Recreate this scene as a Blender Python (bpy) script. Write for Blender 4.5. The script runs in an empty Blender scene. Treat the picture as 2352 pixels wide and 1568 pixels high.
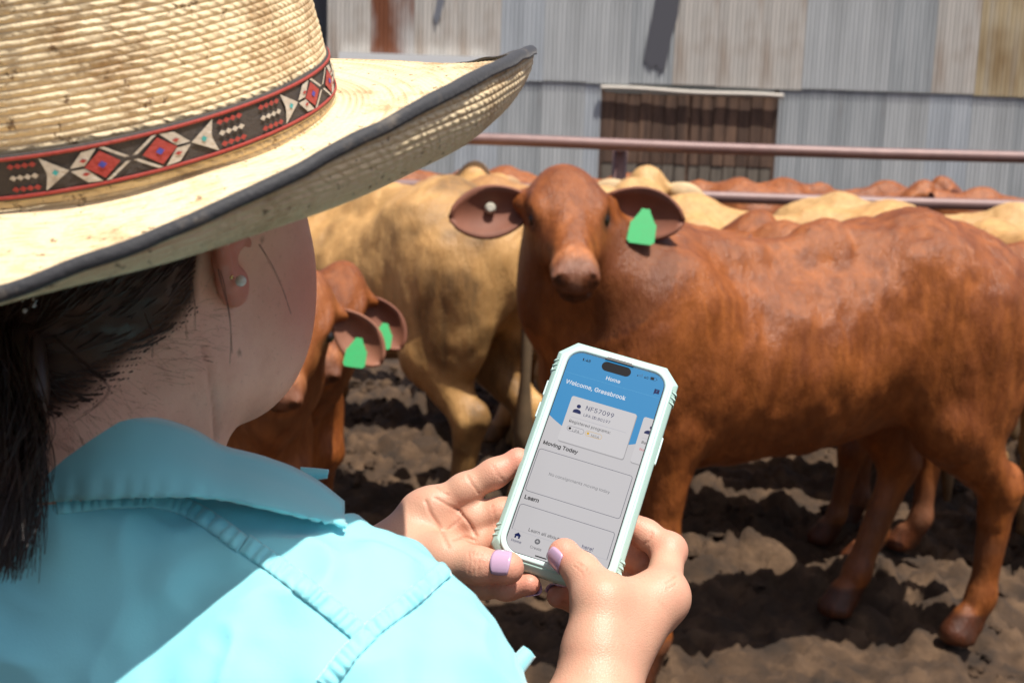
import bpy, math, random
import numpy as np
from mathutils import Vector, Matrix

random.seed(7)
RNG = np.random.default_rng(7)
SC = bpy.context.scene
COL = SC.collection

# ---------------------------------------------------------------- camera, sky, sun, exposure
F = 3000.0            # focal length in pixels of a 2352 px wide picture
CX, CY = 1176.0, 784.0
CAM = np.array([0.0, 0.0, 1.6])
PITCH = math.atan2(547.0, F)
ROLL = math.radians(1.9)
_fw = np.array([0, math.cos(PITCH), -math.sin(PITCH)])
_r0 = np.array([1.0, 0, 0]); _u0 = np.array([0, math.sin(PITCH), math.cos(PITCH)])
_rt = _r0 * math.cos(ROLL) + _u0 * math.sin(ROLL)
_up = -_r0 * math.sin(ROLL) + _u0 * math.cos(ROLL)

cam_data = bpy.data.cameras.new('camera')
cam = bpy.data.objects.new('camera', cam_data); COL.objects.link(cam)
M = Matrix(((_rt[0], _up[0], -_fw[0], CAM[0]), (_rt[1], _up[1], -_fw[1], CAM[1]), (_rt[2], _up[2], -_fw[2], CAM[2]), (0, 0, 0, 1)))
cam.matrix_world = M
cam_data.sensor_width = 36.0
cam_data.lens = 36.0 * F / 2352.0
cam_data.clip_start = 0.02
cam_data.clip_end = 900.0
cam_data.dof.use_dof = True
cam_data.dof.focus_distance = 0.83
cam_data.dof.aperture_fstop = 15.0
cam_data.dof.aperture_blades = 9
SC.camera = cam

SUN_EL, SUN_AZ = math.radians(71.0), math.radians(-48.0)   # azimuth measured from +x towards +y
to_sun = np.array([math.cos(SUN_EL) * math.cos(SUN_AZ), math.cos(SUN_EL) * math.sin(SUN_AZ), math.sin(SUN_EL)])
world = bpy.data.worlds.new('World'); SC.world = world; world.use_nodes = True
wn = world.node_tree
bg = wn.nodes['Background']
sky = wn.nodes.new('ShaderNodeTexSky'); sky.sky_type = 'NISHITA'; sky.sun_disc = False
sky.sun_elevation = SUN_EL; sky.sun_rotation = math.atan2(to_sun[0], to_sun[1])
sky.air_density = 0.8; sky.dust_density = 3.5; sky.ozone_density = 0.4
wn.links.new(sky.outputs['Color'], bg.inputs['Color']); bg.inputs['Strength'].default_value = 0.09
sl = bpy.data.lights.new('sun', 'SUN'); sl.energy = 4.7; sl.angle = math.radians(0.53); sl.color = (1.0, 0.955, 0.88)
so = bpy.data.objects.new('sun', sl); COL.objects.link(so)
so.rotation_euler = Vector(to_sun).to_track_quat('Z', 'Y').to_euler()
so.location = Vector(to_sun) * 40
vs = SC.view_settings
vs.view_transform = 'Standard'; vs.look = 'None'; vs.exposure = 0.40; vs.gamma = 1.0; vs.use_curve_mapping = False
try:
    SC.cycles.use_denoising = True
    SC.cycles.max_bounces = 8; SC.cycles.diffuse_bounces = 4; SC.cycles.glossy_bounces = 3
    SC.cycles.caustics_reflective = False; SC.cycles.caustics_refractive = False
    SC.cycles.sample_clamp_indirect = 6.0
except Exception:
    pass

# ---------------------------------------------------------------- placing helpers
def V3(*a): return np.array(a, dtype=float)
def P(px, py, d):
    """survey point: picture position (2352 px wide) at distance d along the optical axis -> world metres"""
    return CAM + d * (_fw + (px - CX) / F * _rt - (py - CY) / F * _up)
def ray(px, py):
    return _fw + (px - CX) / F * _rt - (py - CY) / F * _up
def G(px, py, z=0.0):
    r = ray(px, py); return CAM + r * ((z - CAM[2]) / r[2])
def PY(px, py, y):
    r = ray(px, py); return CAM + r * (y / r[1])
def nrm(v):
    v = np.asarray(v, float); return v / (np.linalg.norm(v) + 1e-12)

# ---------------------------------------------------------------- numpy noise
def _hash(ix, iy, iz, seed):
    n = (ix.astype(np.int64) * 73856093) ^ (iy.astype(np.int64) * 19349663) ^ (iz.astype(np.int64) * 83492791) ^ (seed * 2654435761)
    n = (n ^ (n >> 13)) * 1274126177 & 0x7fffffff
    n = (n ^ (n >> 16)) & 0xffff
    return n / 65535.0
def vnoise(p, scale=1.0, seed=0):
    p = np.asarray(p, float) * scale
    i = np.floor(p).astype(np.int64); f = p - i; u = f * f * (3 - 2 * f)
    r = 0
    for dx in (0, 1):
        for dy in (0, 1):
            for dz in (0, 1):
                w = (u[..., 0] if dx else 1 - u[..., 0]) * (u[..., 1] if dy else 1 - u[..., 1]) * (u[..., 2] if dz else 1 - u[..., 2])
                r = r + w * _hash(i[..., 0] + dx, i[..., 1] + dy, i[..., 2] + dz, seed)
    return r * 2 - 1
def fbm(p, scale=1.0, octv=4, seed=0):
    r = 0; a = 1; s = scale
    for o in range(octv):
        r = r + a * vnoise(p, s, seed + o * 17); a *= .5; s *= 2.03
    return r
def sstep(a, b, x):
    t = np.clip((x - a) / (b - a), 0, 1); return t * t * (3 - 2 * t)

# ---------------------------------------------------------------- mesh helpers
def mesh_np(name, verts, quads=None, faces=None, smooth=True):
    me = bpy.data.meshes.new(name)
    if quads is not None and len(quads):
        verts = np.asarray(verts, np.float32); quads = np.asarray(quads, np.int32)
        me.vertices.add(len(verts)); me.vertices.foreach_set('co', verts.ravel())
        me.loops.add(quads.size); me.loops.foreach_set('vertex_index', quads.ravel())
        k = quads.shape[1]
        me.polygons.add(len(quads)); me.polygons.foreach_set('loop_start', np.arange(0, quads.size, k, dtype=np.int32))
        me.update(calc_edges=True); me.validate()
    else:
        me.from_pydata([tuple(map(float, v)) for v in verts], [], [tuple(map(int, f)) for f in faces]); me.update()
    me.polygons.foreach_set('use_smooth', np.full(len(me.polygons), bool(smooth)))
    me.update()
    return me
def set_attr(me, name, vals):
    vals = np.asarray(vals, np.float32)
    a = me.attributes.new(name, 'FLOAT', 'POINT'); a.data.foreach_set('value', vals.ravel())
def obj(name, me, m=None, parent=None, smooth=None, local=True):
    o = bpy.data.objects.new(name, me); COL.objects.link(o)
    if m is not None:
        for mm in (m if isinstance(m, (list, tuple)) else [m]):
            me.materials.append(mm)
    if parent is not None:
        o.parent = parent
        if not local:
            o.matrix_parent_inverse = parent.matrix_world.inverted()
    return o
def tag(o, label=None, cat=None, group=None, kind=None):
    if label: o['label'] = label
    if cat: o['category'] = cat
    if group: o['group'] = group
    if kind: o['kind'] = kind
    return o
def empty(name, mat=None):
    o = bpy.data.objects.new(name, None); COL.objects.link(o); o.empty_display_size = 0.05
    if mat is not None:
        o.matrix_world = Matrix([list(map(float, r)) for r in mat])
    return o
def frame(origin, x, y, z):
    m = np.eye(4); m[:3, 0] = x; m[:3, 1] = y; m[:3, 2] = z; m[:3, 3] = origin; return m
class MB:
    """collects boxes, tubes and sheets; build() links them as one mesh"""
    def __init__(s): s.v = []; s.f = []; s.mi = []; s.cur = 0
    def add(s, v, f):
        b = len(s.v); s.v += [tuple(map(float, q)) for q in v]
        for q in f: s.f.append(tuple(i + b for i in q)); s.mi.append(s.cur)
    def box(s, lo, hi):
        x0, y0, z0 = lo; x1, y1, z1 = hi
        s.add([(x0, y0, z0), (x1, y0, z0), (x1, y1, z0), (x0, y1, z0), (x0, y0, z1), (x1, y0, z1), (x1, y1, z1), (x0, y1, z1)],
              [(0, 3, 2, 1), (4, 5, 6, 7), (0, 1, 5, 4), (1, 2, 6, 5), (2, 3, 7, 6), (3, 0, 4, 7)])
    def tube(s, pts, rad, n=10, cap=True):
        pts = [np.asarray(p, float) for p in pts]; k = len(pts)
        rad = rad if hasattr(rad, '__len__') else [rad] * k
        T = [nrm(pts[min(i + 1, k - 1)] - pts[max(i - 1, 0)]) for i in range(k)]
        a = np.cross(T[0], [0, 0, 1.0]);
        if np.linalg.norm(a) < 1e-3: a = np.cross(T[0], [1.0, 0, 0])
        a = nrm(a); v = []
        for i in range(k):
            a = nrm(a - T[i] * (a @ T[i])); b = np.cross(T[i], a)
            for j in range(n):
                t = 2 * math.pi * j / n
                v.append(pts[i] + rad[i] * (a * math.cos(t) + b * math.sin(t)))
        f = []
        for i in range(k - 1):
            for j in range(n):
                f.append((i * n + j, i * n + (j + 1) % n, (i + 1) * n + (j + 1) % n, (i + 1) * n + j))
        if cap:
            f.append(tuple(range(n))[::-1]); f.append(tuple((k - 1) * n + j for j in range(n)))
        s.add(v, f)
    def build(s, name, m=None, parent=None, smooth=False):
        me = mesh_np(name, s.v, faces=s.f, smooth=smooth)
        o = obj(name, me, m, parent)
        if isinstance(m, (list, tuple)):
            me.polygons.foreach_set('material_index', s.mi)
        return o
def shell(grid, t, wrap=False, normals=None):
    """thick sheet from an (n,m,3) grid of points; thickness t along the normal, closed at its rim"""
    g = np.asarray(grid, float); n, m = g.shape[:2]
    if wrap: du = np.roll(g, -1, 0) - np.roll(g, 1, 0)
    else: du = np.gradient(g, axis=0)
    dv = np.gradient(g, axis=1)
    N = np.cross(du, dv); N /= (np.linalg.norm(N, axis=-1, keepdims=True) + 1e-12)
    tt = t if np.isscalar(t) else np.asarray(t)[..., None]
    top = g + N * tt / 2; bot = g - N * tt / 2
    v = np.concatenate([top.reshape(-1, 3), bot.reshape(-1, 3)]); q = []
    idx = np.arange(n * m).reshape(n, m); o = n * m
    I = range(n if wrap else n - 1)
    for i in I:
        i2 = (i + 1) % n
        for j in range(m - 1):
            a, b, c, d = idx[i, j], idx[i2, j], idx[i2, j + 1], idx[i, j + 1]
            q.append((a, b, c, d)); q.append((a + o, d + o, c + o, b + o))
    for i in I:
        i2 = (i + 1) % n
        q.append((idx[i, 0], idx[i, 0] + o, idx[i2, 0] + o, idx[i2, 0])); q.append((idx[i, m - 1], idx[i2, m - 1], idx[i2, m - 1] + o, idx[i, m - 1] + o))
    if not wrap:
        for j in range(m - 1):
            q.append((idx[0, j], idx[0, j + 1], idx[0, j + 1] + o, idx[0, j] + o)); q.append((idx[n - 1, j], idx[n - 1, j] + o, idx[n - 1, j + 1] + o, idx[n - 1, j + 1]))
    return v, np.array(q, np.int32)

# ---------------------------------------------------------------- distance-field bodies
def cone(a, b, ra, rb, k=.02, op='u'): return ('c', np.asarray(a, float), np.asarray(b, float), ra, rb, k, op)
def ell(c, r, R=None, k=.02, op='u'): return ('e', np.asarray(c, float), np.asarray(r, float), np.eye(3) if R is None else np.asarray(R, float), 0, k, op)
def chain(pts, rad, k=.02, op='u'):
    return [cone(pts[i], pts[i + 1], rad[i], rad[i + 1], k, op) for i in range(len(pts) - 1)]
def xform(prims, Rm, t, s=1.0):
    out = []
    Rm = np.asarray(Rm, float)
    for p in prims:
        if p[0] == 'c': out.append(('c', Rm @ p[1] * s + t, Rm @ p[2] * s + t, p[3] * s, p[4] * s, p[5] * s, p[6]))
        else: out.append(('e', Rm @ p[1] * s + t, p[2] * s, Rm @ p[3], 0, p[5] * s, p[6]))
    return out
def _dist(p, X, Y, Z):
    if p[0] == 'c':
        a, b, ra, rb = p[1], p[2], p[3], p[4]
        ba = b - a; L2 = ba @ ba + 1e-12
        px, py, pz = X - a[0], Y - a[1], Z - a[2]
        h = np.clip((px * ba[0] + py * ba[1] + pz * ba[2]) / L2, 0, 1)
        return np.sqrt((px - h * ba[0]) ** 2 + (py - h * ba[1]) ** 2 + (pz - h * ba[2]) ** 2) - (ra + (rb - ra) * h)
    c, r, R = p[1], p[2], p[3]
    px, py, pz = X - c[0], Y - c[1], Z - c[2]
    u = (px * R[0, 0] + py * R[1, 0] + pz * R[2, 0]); v = (px * R[0, 1] + py * R[1, 1] + pz * R[2, 1]); w = (px * R[0, 2] + py * R[1, 2] + pz * R[2, 2])
    k0 = np.sqrt((u / r[0]) ** 2 + (v / r[1]) ** 2 + (w / r[2]) ** 2)
    k1 = np.sqrt((u / r[0] ** 2) ** 2 + (v / r[1] ** 2) ** 2 + (w / r[2] ** 2) ** 2) + 1e-9
    return np.where(k0 < 1e-4, -min(r), k0 * (k0 - 1) / k1)
def _bbox(p):
    if p[0] == 'c':
        r = max(p[3], p[4]); return np.minimum(p[1], p[2]) - r, np.maximum(p[1], p[2]) + r
    e = np.sqrt(((p[3] * p[2][None, :]) ** 2).sum(1)); return p[1] - e, p[1] + e
def sdf_mesh(prims, h, lo=None, hi=None, smooth=2):
    """smoothly blended union of tapered limbs and ellipsoids, meshed as one continuous surface"""
    L = np.min([_bbox(p)[0] for p in prims if p[6] == 'u'], 0) - 3 * h; H = np.max([_bbox(p)[1] for p in prims if p[6] == 'u'], 0) + 3 * h
    if lo is not None: L = np.maximum(L, lo)
    if hi is not None: H = np.minimum(H, hi)
    n = np.ceil((H - L) / h).astype(int) + 1
    ax = [(L[i] + h * np.arange(n[i])).astype(np.float32) for i in range(3)]
    D = np.full(n, 0.5, np.float32)
    for p in prims:
        k = p[5]; b0, b1 = _bbox(p)
        i0 = np.clip(np.floor((b0 - L - k - 3 * h) / h).astype(int), 0, n); i1 = np.clip(np.ceil((b1 - L + k + 3 * h) / h).astype(int) + 1, 0, n)
        if (i1 <= i0).any(): continue
        X = ax[0][i0[0]:i1[0], None, None]; Y = ax[1][None, i0[1]:i1[1], None]; Z = ax[2][None, None, i0[2]:i1[2]]
        d = _dist(p, X, Y, Z).astype(np.float32); S = D[i0[0]:i1[0], i0[1]:i1[1], i0[2]:i1[2]]
        if p[6] == 'u':
            hh = np.maximum(k - np.abs(S - d), 0) / k; S[...] = np.minimum(S, d) - hh * hh * k * .25
        else:
            d = -d; hh = np.maximum(k - np.abs(S - d), 0) / k; S[...] = np.maximum(S, d) + hh * hh * k * .25
    # close the volume at the box
    for a in range(3):
        sl_ = [slice(None)] * 3
        for e in (0, -1):
            sl_[a] = e; D[tuple(sl_)] = np.maximum(D[tuple(sl_)], h * .5)
    s = D < 0
    cnt = np.zeros([q - 1 for q in n], np.int8)
    for dx in (0, 1):
        for dy in (0, 1):
            for dz in (0, 1):
                cnt += s[dx:n[0] - 1 + dx, dy:n[1] - 1 + dy, dz:n[2] - 1 + dz]
    mixed = (cnt > 0) & (cnt < 8)
    idx = np.full(mixed.shape, -1, np.int32); ijk = np.argwhere(mixed); idx[mixed] = np.arange(len(ijk))
    acc = np.zeros((len(ijk), 3)); num = np.zeros(len(ijk))
    C = [(a, b, c) for a in (0, 1) for b in (0, 1) for c in (0, 1)]
    for a in C:
        for ax_ in range(3):
            if a[ax_]: continue
            b = list(a); b[ax_] = 1
            da = D[ijk[:, 0] + a[0], ijk[:, 1] + a[1], ijk[:, 2] + a[2]]; db = D[ijk[:, 0] + b[0], ijk[:, 1] + b[1], ijk[:, 2] + b[2]]
            cr = (da < 0) != (db < 0); t = np.where(cr, da / np.where(cr, da - db, 1), 0)
            pos = np.array(a, float)[None] * np.ones((len(ijk), 1)); pos[:, ax_] = t
            acc += pos * cr[:, None]; num += cr
    V = (ijk + acc / num[:, None]) * h + L
    Q = []
    for a in range(3):
        b, c = (a + 1) % 3, (a + 2) % 3
        s0 = [slice(None)] * 3; s1 = [slice(None)] * 3
        s0[a] = slice(0, -1); s1[a] = slice(1, None)
        x = s[tuple(s0)] != s[tuple(s1)]
        e = np.argwhere(x); ok = (e[:, b] > 0) & (e[:, c] > 0) & (e[:, b] < n[b] - 1) & (e[:, c] < n[c] - 1); e = e[ok]
        neg = s[tuple(s0)][e[:, 0], e[:, 1], e[:, 2]]
        def cell(ob, oc):
            q = e.copy(); q[:, b] -= ob; q[:, c] -= oc; return idx[q[:, 0], q[:, 1], q[:, 2]]
        f = np.stack([cell(1, 1), cell(0, 1), cell(0, 0), cell(1, 0)], 1)
        f[~neg] = f[~neg][:, ::-1]; Q.append(f)
    Q = np.concatenate(Q)
    V = relax(V, Q, smooth)
    return V, Q
def relax(V, Q, it=2, lam=.5, mu=-.52):
    E = np.concatenate([Q[:, [0, 1]], Q[:, [1, 2]], Q[:, [2, 3]], Q[:, [3, 0]]]) if Q.shape[1] == 4 else np.concatenate([Q[:, [0, 1]], Q[:, [1, 2]], Q[:, [2, 0]]])
    deg = np.bincount(E.ravel(), minlength=len(V)).astype(float)[:, None]; deg[deg == 0] = 1
    for _ in range(it):
        for l in (lam, mu):
            A = np.zeros_like(V)
            for c in range(3):
                A[:, c] = np.bincount(E[:, 0], V[E[:, 1], c], len(V)) + np.bincount(E[:, 1], V[E[:, 0], c], len(V))
            V = V + l * (A / deg - V)
    return V
def vnormals(V, Q):
    n = np.cross(V[Q[:, 2]] - V[Q[:, 0]], V[Q[:, 3]] - V[Q[:, 1]]); N = np.zeros_like(V)
    for k in range(4):
        for c in range(3): N[:, c] += np.bincount(Q[:, k], n[:, c], len(V))
    return N / (np.linalg.norm(N, axis=1, keepdims=True) + 1e-12)
def seg_d(V, a, b):
    a = np.asarray(a, float); ba = np.asarray(b, float) - a; h = np.clip(((V - a) @ ba) / (ba @ ba + 1e-12), 0, 1)
    return np.linalg.norm(V - a - h[:, None] * ba, axis=1)

# ---------------------------------------------------------------- materials
def rgb(*c): return (c[0], c[1], c[2], 1.0)
class NT:
    def __init__(s, name):
        s.m = bpy.data.materials.new(name); s.m.use_nodes = True; s.t = s.m.node_tree; s.b = s.t.nodes['Principled BSDF']; s._tc = None
    def n(s, typ, **kw):
        x = s.t.nodes.new(typ)
        for k, v in kw.items(): setattr(x, k, v)
        return x
    def l(s, a, b): s.t.links.new(a, b)
    def co(s, out='Object'):
        if s._tc is None: s._tc = s.n('ShaderNodeTexCoord')
        return s._tc.outputs[out]
    def noise(s, scale, detail=4, rough=.55, vec=None, dist=0):
        x = s.n('ShaderNodeTexNoise'); x.inputs['Scale'].default_value = scale; x.inputs['Detail'].default_value = detail; x.inputs['Roughness'].default_value = rough; x.inputs['Distortion'].default_value = dist
        s.l(vec if vec is not None else s.co(), x.inputs['Vector']); return x.outputs['Fac']
    def mapv(s, scale, vec=None, rot=(0, 0, 0), loc=(0, 0, 0)):
        x = s.n('ShaderNodeMapping'); x.inputs['Scale'].default_value = scale; x.inputs['Rotation'].default_value = rot; x.inputs['Location'].default_value = loc
        s.l(vec if vec is not None else s.co(), x.inputs['Vector']); return x.outputs['Vector']
    def ramp(s, fac, stops, interp='LINEAR'):
        x = s.n('ShaderNodeValToRGB'); x.color_ramp.interpolation = interp; e = x.color_ramp.elements
        while len(e) < len(stops): e.new(.5)
        for q, (p, c) in zip(e, stops): q.position = p; q.color = c if len(c) == 4 else rgb(*c)
        s.l(fac, x.inputs['Fac']); return x.outputs['Color']
    def mix(s, fac, a, b, mode='MIX'):
        x = s.n('ShaderNodeMix', data_type='RGBA', blend_type=mode)
        for sock, v in ((x.inputs[0], fac), (x.inputs[6], a), (x.inputs[7], b)):
            if isinstance(v, bpy.types.NodeSocket): s.l(v, sock)
            elif isinstance(v, (int, float)): sock.default_value = v
            else: sock.default_value = rgb(*v)
        return x.outputs[2]
    def math(s, op, a, b=0.0, clamp=False):
        x = s.n('ShaderNodeMath', operation=op, use_clamp=clamp)
        for sock, v in ((x.inputs[0], a), (x.inputs[1], b)):
            if isinstance(v, bpy.types.NodeSocket): s.l(v, sock)
            else: sock.default_value = v
        return x.outputs[0]
    def attr(s, name):
        x = s.n('ShaderNodeAttribute'); x.attribute_name = name; return x.outputs['Fac']
    def set(s, **kw):
        for k, v in kw.items():
            k = k.replace('_', ' ')
            if isinstance(v, bpy.types.NodeSocket): s.l(v, s.b.inputs[k])
            elif isinstance(v, tuple) and len(v) == 3 and s.b.inputs[k].type == 'RGBA': s.b.inputs[k].default_value = rgb(*v)
            else: s.b.inputs[k].default_value = v
        return s
    def bump(s, h, strength=.3, dist=.01):
        x = s.n('ShaderNodeBump'); x.inputs['Strength'].default_value = strength; x.inputs['Distance'].default_value = dist; s.l(h, x.inputs['Height'])
        s.l(x.outputs['Normal'], s.b.inputs['Normal']); return s
def plain(name, c, rough=.6, **kw):
    t = NT(name); t.set(Base_Color=c, Roughness=rough, **kw); return t.m
# ================================================================ ground
def axis(fine0, fine1, h, lo, hi):
    a = list(np.arange(fine0, fine1 + 1e-6, h)); s = h; x = a[0]
    left = []
    while x > lo: s *= 1.22; x -= s; left.append(max(x, lo))
    s = h; x = a[-1]; right = []
    while x < hi: s *= 1.22; x += s; right.append(min(x, hi))
    return np.array(left[::-1] + a + right)
gx = axis(-.9, 3.2, .019, -400, 400); gy = axis(2.7, 6.4, .019, -60, 700)
GX, GY = np.meshgrid(gx, gy, indexing='ij')
pp = np.stack([GX, GY, np.zeros_like(GX)], -1)
def ground_z(p):
    fade = np.clip(1.6 - np.abs(p[..., 1] - 5) / 14.0, 0, 1)
    q = p + .05 * np.stack([vnoise(p, 9, 51), vnoise(p, 9, 52), 0 * p[..., 0]], -1)
    big = fbm(q, 1.1, 2, 5); lump = sstep(-.25, .45, fbm(q + 7.1, 2.4, 2, 14))
    # rounded clods: distance to jittered cell centres at three sizes
    def cells(P_, sc, seed):
        P_ = P_[..., :2] * sc; i0 = np.floor(P_).astype(np.int64); best = np.full(P_.shape[:-1], 9.0); hh = np.zeros(P_.shape[:-1])
        for a in (-1, 0, 1):
            for b_ in (-1, 0, 1):
                c = i0 + np.array([a, b_]); z_ = np.zeros_like(c[..., 0]); jx = _hash(c[..., 0], c[..., 1], z_, seed); jy = _hash(c[..., 0], c[..., 1], z_, seed + 5); r_ = _hash(c[..., 0], c[..., 1], z_, seed + 9)
                d = np.hypot(c[..., 0] + jx - P_[..., 0], c[..., 1] + jy - P_[..., 1]); h_ = np.where(r_ > .35, (r_ - .2) * np.sqrt(np.clip(1 - (d / (.35 + .35 * r_)) ** 2, 0, 1)), 0); hh = np.maximum(hh, h_)
        return hh
    return fade * (.03 * big + (.35 + .65 * lump) * (.115 * cells(q, 9.0, 3) + .075 * cells(q + 3.7, 16.0, 7)) + .034 * cells(q + 9.1, 31.0, 12) + .012 * fbm(q, 23.0, 2, 44)) - .045
GZ = ground_z(pp)
nx_, ny_ = GX.shape
idx = np.arange(nx_ * ny_).reshape(nx_, ny_)
q = np.stack([idx[:-1, :-1], idx[1:, :-1], idx[1:, 1:], idx[:-1, 1:]], -1).reshape(-1, 4)
me = mesh_np('ground', np.stack([GX, GY, GZ], -1).reshape(-1, 3), q)
t = NT('trampled_soil')
n1 = t.noise(7, 6, .6); n2 = t.noise(45, 5, .65)
c = t.ramp(n1, [(.3, (.018, .010, .005)), (.52, (.066, .036, .017)), (.74, (.165, .096, .050))])
c = t.mix(t.math('MULTIPLY', n2, .5), c, (.020, .012, .007))
t.set(Base_Color=c, Roughness=.95); t.bump(n2, .6, .012)
SOIL = t.m
tag(obj('ground', me, SOIL), kind='structure')

# loose clods, too many to count
cl_v, cl_f = [], []
phi = (1 + 5 ** .5) / 2
ICO = np.array([(-1, phi, 0), (1, phi, 0), (-1, -phi, 0), (1, -phi, 0), (0, -1, phi), (0, 1, phi), (0, -1, -phi), (0, 1, -phi), (phi, 0, -1), (phi, 0, 1), (-phi, 0, -1), (-phi, 0, 1)], float) / math.sqrt(1 + phi * phi)
ICF = [(0, 11, 5), (0, 5, 1), (0, 1, 7), (0, 7, 10), (0, 10, 11), (1, 5, 9), (5, 11, 4), (11, 10, 2), (10, 7, 6), (7, 1, 8), (3, 9, 4), (3, 4, 2), (3, 2, 6), (3, 6, 8), (3, 8, 9), (4, 9, 5), (2, 4, 11), (6, 2, 10), (8, 6, 7), (9, 8, 1)]
def ico2():
    v = [tuple(x) for x in ICO]; f = []; mid = {}
    def m_(a, b):
        k = (min(a, b), max(a, b))
        if k not in mid:
            p_ = nrm(np.array(v[a]) + np.array(v[b])); v.append(tuple(p_)); mid[k] = len(v) - 1
        return mid[k]
    for a, b, c_ in ICF:
        x, y, z = m_(a, b), m_(b, c_), m_(c_, a); f += [(a, x, z), (b, y, x), (c_, z, y), (x, y, z)]
    return np.array(v), np.array(f)
IV, IF = ico2()
NC = 2600
cy_ = 2.7 + 5.0 * RNG.random(NC) ** 1.2; cx_ = -1.1 + 4.6 * RNG.random(NC)
pc = np.stack([cx_, cy_, np.zeros(NC)], -1)
clump = fbm(pc, 1.3, 2, 40)
keep = clump > -.15 + .5 * (RNG.random(NC) - .5)
pc = pc[keep]; pc[:, 2] = ground_z(pc) + .004
allv, allf = [], []
for i, p_ in enumerate(pc):
    r = .006 + .026 * RNG.random() ** 2.6
    sc_ = r * (0.7 + .6 * RNG.random(3)) * np.array([1.1, 1.1, .75])
    d_ = 1 + .50 * vnoise(IV * 2.1 + i * 3.1, 1.0, 4)[:, None]
    a = RNG.random() * 6.28; ca, sa = math.cos(a), math.sin(a)
    v = IV * d_ * sc_; v = np.stack([v[:, 0] * ca - v[:, 1] * sa, v[:, 0] * sa + v[:, 1] * ca, v[:, 2]], -1) + p_
    allf.append(IF + len(IV) * i); allv.append(v)
me = mesh_np('soil_clods', np.concatenate(allv), np.concatenate(allf), smooth=False)
tag(obj('loose_soil', me, SOIL), 'loose brown clods of trampled soil around the hooves', 'soil', kind='stuff')

# ================================================================ corrugated shed
YW = 23.5
def WX(px, py=300): return PY(px, py, YW)[0]
def WZ(px, py): return PY(px, py, YW)[2]
def zinc(name, base, tint, rust, rustamt, seed, lowmud=0.0):
    t = NT(name)
    v = t.mapv((5.0, 5.0, .35), loc=(seed * 1.7, seed, 0)); n = t.noise(1.0, 5, .6, v)
    v2 = t.mapv((9.0, 9.0, .9), loc=(seed * 3.1, 0, seed)); m = t.noise(1.0, 6, .7, v2)
    v3 = t.mapv((1.1, 1.1, .5), loc=(seed * 5.1, 0, seed)); b3 = t.noise(1.0, 3, .6, v3)
    c = t.ramp(n, [(.25, tuple(x * .72 for x in base)), (.5, base), (.75, tint)])
    c = t.mix(t.ramp(b3, [(.52 - rustamt, (0, 0, 0)), (.75 - rustamt, (1, 1, 1))]), c, t.mix(m, rust, tuple(x * .55 for x in rust)))
    t.set(Base_Color=c, Roughness=.6, Metallic=.0, Specular_IOR_Level=.3)
    return t.m
ZINC = [zinc('zinc_grey', (.46, .475, .48), (.56, .57, .57), (.36, .30, .25), -.10, 1.0),
        zinc('zinc_blue', (.43, .46, .49), (.53, .555, .58), (.33, .29, .27), -.12, 2.0),
        zinc('zinc_warm', (.52, .49, .45), (.61, .57, .52), (.40, .29, .21), -.01, 3.0),
        zinc('zinc_dull', (.37, .39, .40), (.50, .515, .52), (.31, .27, .24), -.08, 4.0)]
Z_TAN = zinc('zinc_tan', (.50, .40, .25), (.45, .42, .36), (.34, .22, .10), .06, 5.0)
Z_RUST = zinc('zinc_rusty', (.46, .44, .42), (.54, .51, .48), (.24, .085, .04), .16, 6.0)
Z_DARK = zinc('zinc_shaded', (.16, .17, .185), (.21, .22, .23), (.16, .13, .11), -.1, 7.0)  # shadow on the recessed lean-to wall is put into this dark grey
CORR = .0762
def sheet_mesh(w, h):
    nseg = int(round(w / CORR)) * 8
    xs = np.linspace(0, w, nseg + 1)
    g = np.zeros((nseg + 1, 2, 3)); g[:, :, 0] = xs[:, None]; g[:, :, 1] = -(.0095 * np.sin(xs / CORR * 2 * math.pi))[:, None]
    g[:, 1, 2] = h
    v, qd = shell(g[:, ::-1], .0012)
    return mesh_np('corrugated_sheet', v, qd, smooth=False)
shed = empty('corrugated_shed', frame((WX(1400), YW, 0), (1, 0, 0), (0, 1, 0), (0, 0, 1)))
tag(shed, 'long weathered corrugated iron shed behind the cattle yard', 'shed')
SX = WX(1400)
x_left, x_right = WX(752, 100), WX(2560, 200)
door_l, door_r = WX(1383, 300), WX(1778, 300)
z_door = WZ(1580, 212); z_lap = 2.02
zt = 4.7
SW = CORR * 10
M_UP, M_LO = {}, {}
def sheet(x0, z0, h, m, y=0.0, w=SW):
    key = (round(h, 3), round(w, 3))
    if key not in M_UP: M_UP[key] = sheet_mesh(w, h)
    o = bpy.data.objects.new('corrugated_sheet', M_UP[key]); COL.objects.link(o); o.parent = shed
    if not len(M_UP[key].materials): M_UP[key].materials.append(m)
    o.location = (x0 - SX, y, z0); o.material_slots[0].link = 'OBJECT'; o.material_slots[0].material = m
    return o
rs = random.Random(3)
x = x_left; k = 0
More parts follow.
